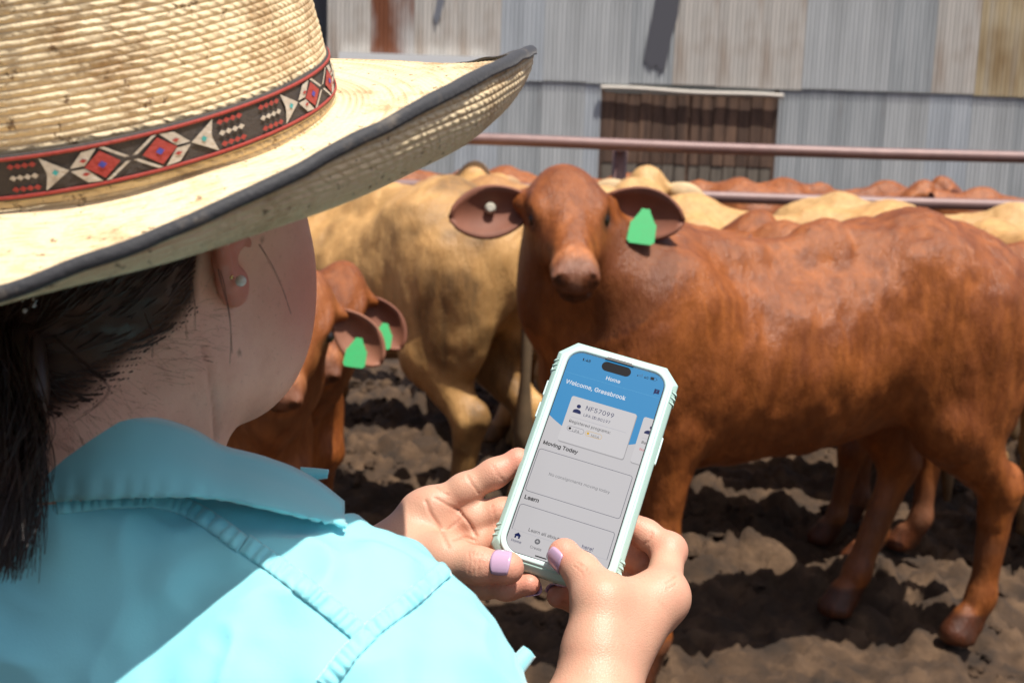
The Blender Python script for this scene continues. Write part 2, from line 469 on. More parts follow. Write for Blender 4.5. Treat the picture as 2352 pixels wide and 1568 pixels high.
while x < x_right:
    pxc = (x + SW / 2) / YW * F + CX
    m = ZINC[(k * 7 + k // 3) % 4] if rs.random() < .8 else ZINC[2]
    if 850 < pxc < 945: m = Z_RUST
    if 945 < pxc < 1040 or 760 < pxc < 850: m = ZINC[2]
    if pxc > 2225: m = Z_TAN
    hz = z_lap - .02 + rs.uniform(-.015, .015)
    sheet(x, hz, zt - hz, m, y=-.030 - .003 * (k % 2) - rs.uniform(0, .004))
    if not (x + SW > door_l + .05 and x < door_r - .05):
        ml = ZINC[rs.choice([0, 1, 3, 3])]
        sheet(x, -.1, z_lap + .12, ml, y=-.002 * (k % 2))
    else:
        if x < door_l - CORR: sheet(x, -.1, z_lap + .12, ZINC[1], y=-.002 * (k % 2), w=CORR * int((door_l - x) / CORR))
        if x + SW > door_r + CORR:
            wr = CORR * int((x + SW - door_r) / CORR); sheet(x + SW - wr, -.1, z_lap + .12, ZINC[3], y=-.002 * (k % 2), w=wr)
    x += SW - .0015; k += 1
# body of the shed behind the sheets
b = MB(); b.box((x_left - SX + .05, .05, -.1), (door_l - SX + .02, .12, zt)); b.box((door_r - SX - .02, .05, -.1), (x_right - SX, .12, zt)); b.box((door_l - SX + .02, .05, z_door + .1), (door_r - SX - .02, .12, zt))
b.build('frame_wall', plain('shed_timber', (.09, .075, .06), .9), shed)
b = MB(); b.box((x_left - SX - .1, -.12, zt + .0), (x_right - SX, 7.0, zt + .08)); b.build('roof', ZINC[0], shed)
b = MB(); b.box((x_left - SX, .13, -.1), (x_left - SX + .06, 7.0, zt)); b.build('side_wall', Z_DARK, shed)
# lean-to on the left, set back, with a falling roof line
lz = WZ(690, 18) + .12
LM = sheet_mesh(CORR * 12, 3.4)
for i in range(4):
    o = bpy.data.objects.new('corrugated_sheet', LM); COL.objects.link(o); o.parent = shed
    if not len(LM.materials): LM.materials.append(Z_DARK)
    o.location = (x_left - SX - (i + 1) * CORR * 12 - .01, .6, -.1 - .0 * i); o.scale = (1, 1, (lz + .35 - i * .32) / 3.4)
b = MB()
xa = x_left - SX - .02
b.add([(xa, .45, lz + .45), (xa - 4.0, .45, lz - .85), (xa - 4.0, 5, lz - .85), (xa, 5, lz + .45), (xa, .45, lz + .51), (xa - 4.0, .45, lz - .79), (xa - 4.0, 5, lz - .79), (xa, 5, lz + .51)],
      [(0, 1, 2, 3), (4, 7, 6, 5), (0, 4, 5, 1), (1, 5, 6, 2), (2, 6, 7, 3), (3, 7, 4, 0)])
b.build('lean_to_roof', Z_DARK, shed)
# timber double door, plank by plank
t = NT('old_timber')
v = t.mapv((3, 3, .25)); n = t.noise(2.0, 6, .65, v); n2 = t.noise(14.0, 4, .6, t.mapv((6, 6, .4)))
t.set(Base_Color=t.ramp(n, [(.3, (.045, .026, .018)), (.5, (.115, .066, .044)), (.7, (.22, .125, .078))]), Roughness=.85); t.bump(n2, .5, .01)
TIMBER = t.m
t = NT('pale_timber'); n = t.noise(3.0, 5, .6, t.mapv((3, 3, .5)))
t.set(Base_Color=t.ramp(n, [(.3, (.11, .09, .07)), (.7, (.20, .165, .13))]), Roughness=.9); PALETIM = t.m
door = empty('timber_door'); door.parent = shed
door.name = 'timber_door'; door['label'] = 'dark brown plank double door of the shed'
dw = (door_r - door_l); npl = 14; pw = dw / npl
for i in range(npl):
    b = MB(); x0 = door_l - SX + i * pw
    gap = .012 if i != 7 else .05
    b.box((x0 + gap, .0 + .006 * (i % 3), .62), (x0 + pw - .008, .04, z_door - .04 - (.02 * rs.random())))
    b.build('plank', TIMBER, door)
    b = MB(); b.box((x0 + gap + .004, .012 + .005 * (i % 2), -.05), (x0 + pw - .012, .04, .60)); b.build('plank', PALETIM, door)
b = MB(); b.box((door_l - SX, .05, -.1), (door_r - SX, .09, z_door - .05)); b.build('backing_board', TIMBER, door)
b = MB(); b.box((door_l - SX - .04, .0, -.1), (door_l - SX + .008, .1, z_door)); b.build('jamb', TIMBER, door)
b = MB(); b.box((door_r - SX - .008, .0, -.1), (door_r - SX + .09, .1, z_door)); b.build('jamb', TIMBER, door)
b = MB()
pts = []
for i in range(13):
    u = i / 12; pts.append((door_l - SX - .06 + (dw + .16) * u, -.10, z_door + .03 - .05 * u + .012 * math.sin(9 * u)))
b.tube(pts, .040, 8); b.build('door_track', plain('pale_flashing', (.52, .47, .41), .6), shed)
# white guttering on the wall, thin dark pieces lying on the upper sheets
b = MB(); b.box((WX(782, 165) - SX, -.22, WZ(940, 168)), (WX(1120, 165) - SX, -.06, WZ(940, 126))); b.build('white_gutter', plain('white_paint', (.72, .73, .73), .45), shed)
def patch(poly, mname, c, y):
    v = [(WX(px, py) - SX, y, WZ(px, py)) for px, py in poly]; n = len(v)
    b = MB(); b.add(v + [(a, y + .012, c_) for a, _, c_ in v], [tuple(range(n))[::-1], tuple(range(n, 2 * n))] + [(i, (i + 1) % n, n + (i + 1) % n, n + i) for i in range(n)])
    return b.build('dark_plate', plain(mname, c, .7), shed)
patch([(1506, -6), (1561, -6), (1556, 40), (1541, 90), (1529, 150), (1519, 168), (1505, 150), (1494, 158), (1478, 140), (1486, 92), (1497, 40)], 'dark_patch', (.085, .085, .10), -.062)
patch([(1006, -4), (1022, 0), (1012, 40), (1002, 60), (996, 40)], 'grey_patch_small', (.17, .18, .21), -.062)

# ================================================================ gum tree beyond the shed, sky behind
tree = empty('gum_tree', frame((-9.0, 44.0, 0), (1, 0, 0), (0, 1, 0), (0, 0, 1)))
tag(tree, 'pale green gum tree rising behind the left end of the shed', 'tree')
b = MB(); b.tube([(0, 0, 0), (.1, 0, 2), (-.1, .1, 4), (.2, 0, 6.5)], [.28, .22, .16, .07], 8)
for a_ in range(5):
    an = a_ * 1.3; b.tube([(0, 0, 3 + .4 * a_), (1.1 * math.cos(an), 1.1 * math.sin(an), 4.4 + .4 * a_), (1.9 * math.cos(an), 1.9 * math.sin(an), 5.2 + .4 * a_)], [.1, .06, .03], 6)
b.build('trunk', plain('gum_bark', (.42, .37, .31), .8), tree, smooth=True)
lv, lf = [], []
for i in range(3200):
    cl = i % 26; rr = np.random.default_rng(cl); cc = np.array([rr.normal() * 1.5, rr.normal() * 1.5, 5.6 + rr.normal() * 1.1])
    p_ = cc + RNG.normal(size=3) * .42; d1 = nrm(RNG.normal(size=3)) * .16; d2 = nrm(RNG.normal(size=3)) * .05
    o_ = len(lv); lv += [p_ - d1, p_ + d2, p_ + d1, p_ - d2]; lf.append((o_, o_ + 1, o_ + 2, o_ + 3))
t = NT('gum_leaf'); t.set(Base_Color=t.ramp(t.noise(1.5), [(.3, (.06, .085, .035)), (.7, (.13, .16, .08))]), Roughness=.6)
obj('crown', mesh_np('crown', np.array(lv), np.array(lf)), t.m, tree)

# ================================================================ steel cattle rails
YF = 7.25
t = NT('weathered_pipe'); n = t.noise(14, 5, .6); n2 = t.noise(3, 3)
t.set(Base_Color=t.mix(n2, t.ramp(n, [(.3, (.13, .062, .055)), (.7, (.23, .125, .11))]), (.24, .16, .15)), Roughness=.48, Metallic=.1)
PIPE = t.m
fence = empty('cattle_yard_fence', frame((0, YF, 0), (1, 0, 0), (0, 1, 0), (0, 0, 1)))
tag(fence, 'maroon steel pipe rail fence between cattle and shed', 'fence')
for z in (1.395, 1.13, .87, .60, .32):
    b = MB(); b.tube([(-5.0 + i, .0, z + .006 * math.sin(i * 1.7)) for i in range(12)], .032, 12); b.build('rail', PIPE, fence, smooth=True)
for px in (465, 1405, 2346):
    xx = (px - CX) / F * YF * 1.02
    b = MB(); b.tube([(xx, .062, -.1), (xx, .062, 1.36)], .040, 12); b.build('post', PIPE, fence, smooth=True)
# ================================================================ cattle
def coat(name, main, dark, light, rough=.38):
    t = NT(name)
    n = t.noise(3.0, 5, .65); n2 = t.noise(13, 6, .7, t.mapv((1, 1, .55))); hair = t.noise(85, 5, .75, t.mapv((1, 1, .3)))
    c = t.mix(t.ramp(n, [(.32, (0, 0, 0)), (.66, (1, 1, 1))]), dark, main); c = t.mix(t.math('MULTIPLY', n2, .45), c, light)
    c = t.mix(t.attr('pale'), c, tuple(min(1, x * 1.25 + .08) for x in light))
    c = t.mix(t.attr('mud'), c, t.mix(n2, (.050, .030, .014), (.15, .092, .042)))
    c = t.mix(t.attr('skin'), c, (.22, .12, .085))
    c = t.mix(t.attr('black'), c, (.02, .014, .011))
    t.set(Base_Color=c, Roughness=t.math('ADD', t.math('MULTIPLY', hair, .25), rough - .12), Specular_IOR_Level=.4, Sheen_Weight=.0)
    stk = t.noise(26, 5, .7, t.mapv((1, 1, .28), rot=(.25, .1, 0))); c = t.mix(t.ramp(stk, [(.38, (0, 0, 0)), (.62, (.62, .62, .62))]), c, tuple(x * .75 for x in dark)); c2_ = t.mix(t.math('MULTIPLY', hair, .45), c, dark); t.set(Base_Color=c2_)
    t.bump(t.math('ADD', t.math('MULTIPLY', hair, .5), t.math('MULTIPLY', stk, 1.0)), .55, .016); return t.m
RED = coat('red_hide', (.42, .122, .023), (.14, .032, .006), (.56, .195, .05))
RED2 = coat('red_hide_light', (.44, .140, .032), (.20, .050, .011), (.56, .215, .07))
TAN = coat('tan_hide', (.68, .39, .14), (.50, .26, .085), (.80, .54, .25))
CREAM = coat('cream_hide', (.62, .38, .15), (.50, .27, .09), (.74, .55, .30))
TAN2 = coat('honey_hide', (.50, .26, .09), (.36, .16, .05), (.62, .38, .18))
EYE = plain('cow_eye', (.012, .008, .006), .3)
TAGG = NT('ear_tag_green'); TAGG.set(Base_Color=TAGG.mix(TAGG.math('MULTIPLY', TAGG.noise(60, 4, .7), .5), (.035, .46, .14), (.10, .25, .10)), Roughness=.4); TAGG = TAGG.m
TAGW = plain('button_tag', (.45, .42, .34), .35)
PINK = NT('ear_skin'); PINK.set(Base_Color=PINK.mix(PINK.noise(14), (.16, .065, .038), (.30, .13, .085)), Roughness=.7); PINK = PINK.m

NECK0 = V3(.50, 0, .98)
def head_frame(poll, X, Z):
    X = nrm(X); Z = nrm(np.asarray(Z, float) - X * (np.asarray(Z, float) @ X)); Y = np.cross(Z, X)
    return np.stack([X, Y, Z], 1), np.asarray(poll, float)
def cow_prims(Rh, ph, legs, hump=.5, thin=1.0, hs=1.0):
    B = []
    B += [ell((.32, 0, .835), (.36, .225 * thin, .295), k=.10), ell((-.02, 0, .845), (.48, .25 * thin, .275), k=.10), ell((-.33, 0, .93), (.34, .20, .23), k=.10),
          ell((-.55, 0, .97), (.25, .205, .23), k=.08)]
    B += chain([(.47, 0, 1.13), (.2, 0, 1.12), (-.12, 0, 1.145), (-.42, 0, 1.19), (-.66, 0, 1.12)], [.065, .055, .055, .06, .05], k=.09)
    B += [ell((.42, 0, 1.16), (.17, .075, .07 + .06 * hump), k=.07)]
    for s in (1, -1):
        B += [ell((-.39, s * .105, 1.125), (.11, .09, .06), k=.14), ell((-.66, s * .09, 1.05), (.05, .045, .05), k=.08), ell((-.46, s * .10, 1.00), (.22, .115, .14), k=.10)]
        B += [ell((.40, s * .155, .88), (.14, .075, .27), k=.08), cone((.46, s * .12, 1.02), (.52, s * .14, .78), .07, .085, k=.07)]
        B += [ell((-.53, s * .145, .80), (.19, .105, .28), k=.09)]
    for key, s in (('hl', 1), ('hr', -1)):
        dx = legs.get(key, 0.0); y = s * .145
        B += chain([(-.47 + .2 * dx, y, .66), (-.68 + .6 * dx, y, .46), (-.645 + dx, y * .97, .13), (-.61 + dx, y * .97, .045)], [.10, .052, .036, .042], k=.045)
        B += [ell((-.705 + .6 * dx, y, .475), (.03, .028, .045), k=.03), cone((-.595 + dx, y * .97, .070), (-.575 + dx, y * .97, .02), .040, .056, k=.006)]
    for key, s in (('fl', 1), ('fr', -1)):
        dx = legs.get(key, 0.0); y = s * .14
        B += chain([(.39, y, .68), (.41 + .5 * dx, y, .39), (.40 + dx, y, .12), (.425 + dx, y, .045)], [.085, .048, .034, .040], k=.04)
        B += [ell((.415 + .5 * dx, y, .39), (.046, .044, .06), k=.03), cone((.435 + dx, y, .070), (.455 + dx, y, .02), .040, .056, k=.006)]
    # neck
    nk = ph + hs * (Rh @ V3(.05, 0, -.09)); mid = (NECK0 + nk) * .5 + V3(.03, 0, -.01)
    B += chain([NECK0 + V3(-.06, 0, .02), mid, nk], [.20, .145, .10], k=.08)
    B += chain([V3(.58, 0, .74), (NECK0 + nk) * .5 + V3(.10, 0, -.13), nk + hs * (Rh @ V3(.08, 0, -.05))], [.075, .05, .045], k=.10)   # dewlap and brisket
    # head
    H = [ell((.075, 0, -.050), (.125, .100, .085), k=.05), ell((0.0, 0, -.030), (.070, .064, .060), k=.06),
         cone((.12, 0, -.050), (.35, 0, -.038), .076, .048, k=.05), cone((.14, 0, -.110), (.36, 0, -.078), .060, .040, k=.05),
         ell((.385, 0, -.040), (.055, .066, .046), k=.035), ell((.415, 0, -.050), (.036, .062, .038), k=.02), ell((.405, 0, -.090), (.040, .052, .026), k=.015)]
    for s in (1, -1):
        H += [ell((.135, s * .080, -.030), (.050, .026, .030), k=.03), ell((.11, s * .078, -.006), (.055, .022, .016), k=.03), ell((.15, s * .052, -.095), (.12, .036, .06), k=.05), cone((.03, s * .085, -.06), (.035, s * .13, -.065), .036, .026, k=.03),
              ell((.425, s * .046, -.030), (.026, .022, .026), k=.012)]
    H += [ell((.155, s * .108, -.036), (.026, .014, .017), k=.01, op='s') for s in (1, -1)]
    H += [ell((.452, s * .044, -.028), (.022, .012, .017), R=np.array([[1, 0, 0], [0, .8, -.6 * s], [0, .6 * s, .8]]), k=.006, op='s') for s in (1, -1)]
    H += [ell((.44, 0, -.080), (.045, .085, .0035), k=.006, op='s')]
    B += xform(H, Rh, ph, hs)
    return B
def ear_mesh(L=.205, W=.125, cup=.04):
    n, m_ = 15, 9; g = np.zeros((n, m_, 3))
    for i in range(n):
        u = i / (n - 1); w = W * math.sin(math.pi * (.10 + .90 * u) ** 1.15 if u < .999 else math.pi) ** .62 + .010
        for j in range(m_):
            v = (j / (m_ - 1) - .5) * 2
            g[i, j] = (u * L, v * w * .5, -cup * (1 - v * v) * math.sin(math.pi * (.15 + .8 * u)) + .02 * u * u)
    v, q = shell(g, .008); return mesh_np('ear', v, q)
EAR = None
def tag_mesh(w=.066, h=.066, d=.004):
    pr = [(-.010, .050), (.010, .050), (.014, .040), (.022, .026), (w / 2 - .006, .016), (w / 2, .010), (w / 2 + .002, -h + .030), (w / 2 - .006, -h + .022), (-w / 2 + .006, -h + .020), (-w / 2 - .002, -h + .028), (-w / 2, .010), (-w / 2 + .006, .016), (-.022, .026), (-.014, .040)]
    b = MB(); n = len(pr); v = [(x_, z_, 0) for x_, z_ in pr]
    b.add(v + [(x_, z_, d) for x_, z_, _ in v], [tuple(range(n))[::-1], tuple(range(n, 2 * n))] + [(i, (i + 1) % n, n + (i + 1) % n, n + i) for i in range(n)])
    return mesh_np('ear_tag', b.v, faces=b.f, smooth=False)
def cow_body(name, poll, X, Z, legs={}, hump=.5, thin=1.0, h=.0145, muddy=0.0, hs=1.0):
    Rh, ph = head_frame(poll, X, Z)
    V, Q = sdf_mesh(cow_prims(Rh, ph, legs, hump, thin, hs), h, smooth=2)
    V[:, 2] = np.maximum(V[:, 2], 0)
    Nn = vnormals(V, Q); flank = sstep(.45, .25, np.abs(V[:, 0] + .0)) * sstep(.45, .62, V[:, 2]) * sstep(1.12, 1.0, V[:, 2]) * sstep(.08, .16, np.abs(V[:, 1]))
    V = V + Nn * (.0028 * flank * (.5 + .5 * vnoise(V, 6.0, 71)) * np.sin((V[:, 0] + .22 * (V[:, 2] - .8)) * 2 * math.pi / .075 + 3.5 * vnoise(V, 3.0, 77)) + .010 * fbm(V * V3(1, 1, .55), 7.0, 2, 78) * (V[:, 2] > .45) + .006 * fbm(V * V3(1, 1, .45), 17.0, 3, 79) * (V[:, 2] > .35) * (np.linalg.norm(V - ph, axis=1) > .45))[:, None]
    me = mesh_np(name, V, Q)
    L = (V - ph) @ Rh / hs      # head coordinates
    nz = fbm(V, 5.0, 3, 3)
    head = np.linalg.norm(L - V3(.2, 0, -.04), axis=1) < .34
    La = np.stack([L[:, 0], np.abs(L[:, 1]), -L[:, 2]], 1)
    nost = head * sstep(.030, .016, np.linalg.norm(La - V3(.450, .044, .028), axis=1))
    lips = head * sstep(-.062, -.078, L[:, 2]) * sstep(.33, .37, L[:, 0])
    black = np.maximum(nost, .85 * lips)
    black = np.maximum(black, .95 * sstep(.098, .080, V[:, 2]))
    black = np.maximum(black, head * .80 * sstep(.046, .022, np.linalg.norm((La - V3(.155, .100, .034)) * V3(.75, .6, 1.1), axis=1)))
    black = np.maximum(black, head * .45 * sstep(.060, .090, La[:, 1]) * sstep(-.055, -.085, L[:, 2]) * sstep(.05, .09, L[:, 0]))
    skin = head * .75 * sstep(.37, .405, L[:, 0]) * (1 - black)
    skin = np.maximum(skin, .5 * sstep(.36, .15, V[:, 2]) * (nz > -.1))
    pale = .45 * head * sstep(.32, .36, L[:, 0]) * sstep(.41, .38, L[:, 0]) * (1 - black)
    mudn = fbm(V, 3.2, 4, 8)
    mud = np.clip(sstep(.15, .6, mudn + muddy * 1.0 - .35 + .55 * sstep(.55, .2, V[:, 2])), 0, 1) * (1 if muddy else .5)
    if muddy: mud = np.maximum(mud, muddy * sstep(-.30, -.60, V[:, 0]) * sstep(1.12, .95, V[:, 2]) * sstep(.05, .45, mudn))
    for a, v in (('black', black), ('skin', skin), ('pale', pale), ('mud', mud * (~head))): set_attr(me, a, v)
    return me, Rh, ph
def make_cow(label, body, Rh, ph, pos, fwd, scale, hide, ears=((0, 0), (0, 0)), tags=(None, None), group='cattle in the yard', tail=True, name='cow', cat='cow', parts=True, hs=1.0, stretch=1.0):
    """Empty at the hooves; local x points forward"""
    global EAR
    f = nrm(V3(fwd[0], fwd[1], 0)); l = np.cross(V3(0, 0, 1), f)
    root = empty(name, frame((pos[0], pos[1], .015), f * scale * stretch, l * scale, V3(0, 0, scale)))
    tag(root, label, cat, group)
    if not len(body.materials): body.materials.append(hide)
    o = obj('body', body, None, root); o.material_slots[0].link = 'OBJECT'; o.material_slots[0].material = hide
    if not parts: return root
    if EAR is None: EAR = ear_mesh(); EAR.materials.append(PINK); EAR.materials.append(RED); fac = np.zeros(len(EAR.polygons), np.int32)
    for i, s in enumerate((1, -1)):
        b = MB(); c = ph + hs * (Rh @ V3(.152, s * .096, -.036))
        b.v = [tuple(c + x * .0205) for x in IV]; b.f = [tuple(x) for x in IF]; b.mi = [0] * len(IF)
        b.build('eye', EYE, root, smooth=True)
        droop, back = ears[i]
        ax = nrm(Rh @ nrm(V3(.10 + droop, s * 1.0, -.05 - back))); up = Rh @ V3(1, 0, 0) if False else -(Rh @ V3(1, 0, 0))
        zz = Rh @ nrm(V3(.75, 0, .75)); zz = nrm(zz - ax * (zz @ ax))
        yy = np.cross(zz, ax)
        e = bpy.data.objects.new('ear', EAR); COL.objects.link(e); e.parent = root
        base = ph + hs * (Rh @ V3(.042, s * .115, -.062))
        e.matrix_local = Matrix([list(r) for r in frame(base, ax, yy, zz)])
        e.material_slots[0].link = 'OBJECT'; e.material_slots[0].material = hide if tags[i] == 'far' else EARM.get(hide.name, PINK)
        if tags[i] in ('green', 'green_text'):
            g = obj('ear_tag', tag_mesh(), TAGG, e)
            # hangs plumb from the middle of the ear, facing the way the ear faces
            R3 = np.stack([ax, yy, zz], 1); dn = R3.T @ V3(0, 0, -1); fc = V3(0, 0, 1.0); dn = nrm(dn - fc * (dn @ fc) * .9)
            xx = nrm(np.cross(-dn, fc)); fc = np.cross(xx, -dn); ct_, st_ = math.cos(.13), math.sin(.13); xx, dn = xx * ct_ + dn * st_, dn * ct_ - xx * st_; fc = nrm(fc - .22 * dn); dn = nrm(dn - fc * (fc @ dn)); xx = np.cross(-dn, fc)
            g.matrix_local = Matrix([list(r) for r in frame(V3(.105, 0, .006) + dn * .048 + fc * .026, xx, -dn, fc)])
        if tags[i] == 'button':
            b = MB(); b.tube([(.095, -.012, -.03), (.095, -.012, -.012), (.095, -.012, -.006)], [.014, .014, .009], 14); b.build('ear_tag', TAGW, e)
    if tail:
        b = MB(); b.tube([(-.71, 0, 1.13), (-.775, .01, 1.05), (-.80, .02, .85), (-.79, .01, .60), (-.78, .0, .42), (-.79, 0, .25)], [.035, .030, .022, .018, .035, .012], 8)
        tl = b.build('tail', None, root, smooth=True); tl.data.materials.append(TAILM)
    return root
EARM = {}
for h_, c_ in ((RED, (.17, .058, .03)), (RED2, (.22, .085, .045)), (TAN, (.40, .24, .12)), (CREAM, (.5, .36, .2)), (TAN2, (.34, .18, .08))):
    tt = NT('ear_of_' + h_.name); n = tt.noise(16, 3); tt.set(Base_Color=tt.mix(n, tuple(x * .6 for x in c_), tuple(x * 1.5 for x in c_)), Roughness=.7); EARM[h_.name] = tt.m
TAILM = NT('tail_hair'); TAILM.set(Base_Color=TAILM.mix(TAILM.noise(12), (.05, .035, .02), (.22, .14, .07)), Roughness=.8); TAILM = TAILM.m

def to_local(pw, pos, fwd, scale):
    f = nrm(V3(fwd[0], fwd[1], 0)); l = np.cross(V3(0, 0, 1), f); d = np.asarray(pw) - V3(pos[0], pos[1], .015)
    return V3(d @ f, d @ l, d[2]) / scale
def dir_local(v, fwd):
    f = nrm(V3(fwd[0], fwd[1], 0)); l = np.cross(V3(0, 0, 1), f); return V3(v @ f, v @ l, v[2])

# the red heifer that looks at the camera
pos, fwd, s = (.775, 3.74), (-.94, -.34), 1.04
pw = P(1302, 412, 3.47)
me, Rh, ph = cow_body('heifer', to_local(pw, pos, fwd, s), dir_local(V3(.05, -.85, -.52), fwd), dir_local(V3(0, -.52, .85), fwd), {'hr': .22, 'hl': -.02, 'fr': -.12}, .35, .95, .0125, hs=.86)
make_cow('red heifer staring at the camera with a green tag in one ear', me, Rh, ph, pos, fwd, s, RED, ears=((.16, .05), (.10, .05)), tags=('green', 'button'), hs=.86)
# generic standing animal, head level
gm, gR, gp = cow_body('standing_cow', (.92, 0, 1.26), (.80, 0, -.60), (.60, 0, .80), {'hl': .08, 'fl': .1, 'hr': -.05}, .6, 1.0, .016)
rm, rR, rp = cow_body('muddy_cow', (.92, 0, 1.22), (.80, 0, -.60), (.60, 0, .80), {'hl': .03, 'hr': -.03}, .5, .95, .0145, muddy=.6)
OTHERS = []
make_cow('tan cow with mud-caked hindquarters turned to the camera', rm, rR, rp, (-.60, 5.02), (-.80, .60), 1.04, TAN, tags=(None, None))

# the rest of the mob
herd = [('red cow standing close behind the heifer that looks at the camera', (.86, 4.78), (-.92, .38), .985, RED2, 'cattle in the yard'),
        ('honey tan cow with a humped back behind the two red cows', (1.16, 5.55), (-1.0, .08), .99, TAN, 'cattle in the yard'),
        ('pale cream cow beside the fence right of the honey tan cow', (1.95, 6.25), (.92, -.38), .97, CREAM, 'cattle in the yard'),
        ('tan cow behind the rump of the staring heifer at the right edge', (2.12, 5.30), (.10, -1.0), .93, TAN, 'cattle in the yard'),
        ('cream cow half hidden behind the raised head of the staring heifer', (.46, 6.05), (.25, .97), 1.0, CREAM, 'cattle in the yard'),
        ('ginger cow behind the mud-caked cow, next to the hat brim', (-.52, 6.30), (-.96, .26), 1.0, TAN2, 'cattle in the yard'),
        ('tan cow between the mud-caked cow and the fence', (.02, 6.50), (-.3, .95), .98, TAN, 'cattle in the yard'),
        ('dark red cow standing behind the hind legs of the staring heifer', (1.72, 4.72), (-.97, .22), .95, RED, 'cattle in the yard'),
        ('red cow beyond the fence in front of the timber door', (1.12, 8.9), (-.97, .2), .93, RED2, 'cattle beyond the fence'),
        ('red cow beyond the fence just right of the timber door', (2.20, 9.1), (.96, .2), .93, RED, 'cattle beyond the fence'),
        ('red cow beyond the fence at the right edge', (3.55, 9.0), (-.98, -.1), .92, RED2, 'cattle beyond the fence'),
        ('red cow beyond the fence under the tip of the hat brim', (-.45, 9.0), (-.95, .3), .95, RED2, 'cattle beyond the fence')]
for lb, p_, f_, s_, h_, g_ in herd:
    make_cow(lb, gm, gR, gp, p_, f_, s_ * (.985 if p_[1] < 8 else .97), h_, ears=((.1, .2), (.1, .2)), group=g_)
# two weaners with lowered heads by the person's chin
pos, fwd, s = (-.80, 3.66), (.30, -.95), .74
pw = P(716, 655, 3.02); Xd = P(640, 948, 2.82) - pw
cm, cR, cp = cow_body('weaner', to_local(pw, pos, fwd, s), dir_local(nrm(Xd), fwd), dir_local(nrm(V3(.30, -.80, .50)), fwd), {'fl': .1, 'hr': .1}, .0, .85, .0125, hs=.95)
make_cow('ginger weaner with lowered head and a large green ear tag', cm, cR, cp, pos, fwd, s, RED2, ears=((.55, .1), (.2, .3)), tags=('green', None), hs=.95, name='weaner', cat='calf', group='weaners with lowered heads')
d_ = P(800, 775, 3.40) - pw
make_cow('shadowed weaner whose green ear tag shows behind the ginger weaner', cm, cR, cp, (pos[0] + d_[0], pos[1] + d_[1]), fwd, s * .98, RED, ears=((.75, .2), (.2, .3)), tags=('green', None), hs=.95, name='weaner', cat='calf', group='weaners with lowered heads')
# ================================================================ phone in its case (local: x right, y up, z towards the viewer, screen glass at z = 0)
def camdir(v): return v[0] * _rt - v[1] * _up + v[2] * _fw
_r1 = nrm([.9165, .2444, -.150]); _r2 = nrm([.3547, -.8868, .4267])
_d = _r1 @ _r2
PU = nrm(_r1 - .5 * _d * _r2); PV = nrm(_r2 - .5 * _d * _r1); PV = nrm(PV - PU * (PU @ PV)); PN = np.cross(PU, PV)
PU, PV = camdir(PU), camdir(PV); PN = np.cross(PU, PV)
PO = CAM + camdir([.0472, .0746, .8195])
SWID, SHGT = .0655, .1415
def PH(px, py, w):
    """point on the sight line through (px, py) lying w metres in front of the glass"""
    r = ray(px, py); return CAM + r * (((PO + PN * w - CAM) @ PN) / (r @ PN))
phone = empty('smartphone', frame(PO, PU, PV, PN))
tag(phone, 'smartphone in a pale mint rugged case showing a blue and white app', 'phone')
def outline(off, r, chamfer, hw=SWID / 2, hh=SHGT / 2, nc=12, ns=10):
    hw += off; hh += off; pts = []
    cs = [(1, 1), (-1, 1), (-1, -1), (1, -1)]
    for k, (sx, sy) in enumerate(cs):
        cx_, cy_ = sx * (hw - r), sy * (hh - r)
        a0 = k * math.pi / 2
        for i in range(nc + 1):
            u = i / nc
            if chamfer:
                A = (cx_ + r * math.cos(a0), cy_ + r * math.sin(a0)); B = (cx_ + r * math.cos(a0 + math.pi / 2), cy_ + r * math.sin(a0 + math.pi / 2))
                uu = u; e = .0012 * math.sin(math.pi * u) * 0 
                pts.append((A[0] + (B[0] - A[0]) * uu, A[1] + (B[1] - A[1]) * uu))
            else:
                a = a0 + u * math.pi / 2; pts.append((cx_ + r * math.cos(a), cy_ + r * math.sin(a)))
        # side towards next corner
        sx2, sy2 = cs[(k + 1) % 4]; a1 = a0 + math.pi / 2
        A = np.array(pts[-1]); c2 = np.array([sx2 * (hw - r), sy2 * (hh - r)]) + r * np.array([math.cos(a1), math.sin(a1)])
        for i in range(1, ns): pts.append(tuple(A + (c2 - A) * i / ns))
    return np.array(pts)
def loft(rings, cap_last=True, cap_first=False):
    n = len(rings[0][0]); v = []; f = []
    for o_, z in rings: v += [(x_, y_, z) for x_, y_ in o_]
    for k in range(len(rings) - 1):
        for i in range(n):
            j = (i + 1) % n; f.append((k * n + j, k * n + i, (k + 1) * n + i, (k + 1) * n + j))
    if cap_last: f.append(tuple((len(rings) - 1) * n + i for i in range(n))[::-1])
    if cap_first: f.append(tuple(range(n)))
    return v, f
def tpu(name, c, rough, sss=.0):
    t = NT(name); n = t.noise(900, 3, .6); n2 = t.noise(60, 4)
    t.set(Base_Color=t.mix(t.math('MULTIPLY', n2, .25), c, tuple(x * .86 for x in c)), Roughness=rough, Specular_IOR_Level=.45); t.bump(n, .04, .0006); return t.m
MINT = tpu('mint_case', (.42, .60, .54), .42); MINTL = tpu('mint_lip', (.60, .77, .74), .30)
R = SWID / 2
lip = [(outline(-.0002, .0098, 0), .0000), (outline(.0002, .0102, 0), .0012), (outline(.0009, .0108, 0), .0019), (outline(.0026, .0122, 0), .0019), (outline(.0033, .0128, 0), .0013), (outline(.0035, .0130, 0), -.001)]
v, f = loft(lip, cap_last=False); obj('case_lip', mesh_np('case_lip', v, faces=f), MINTL, phone)
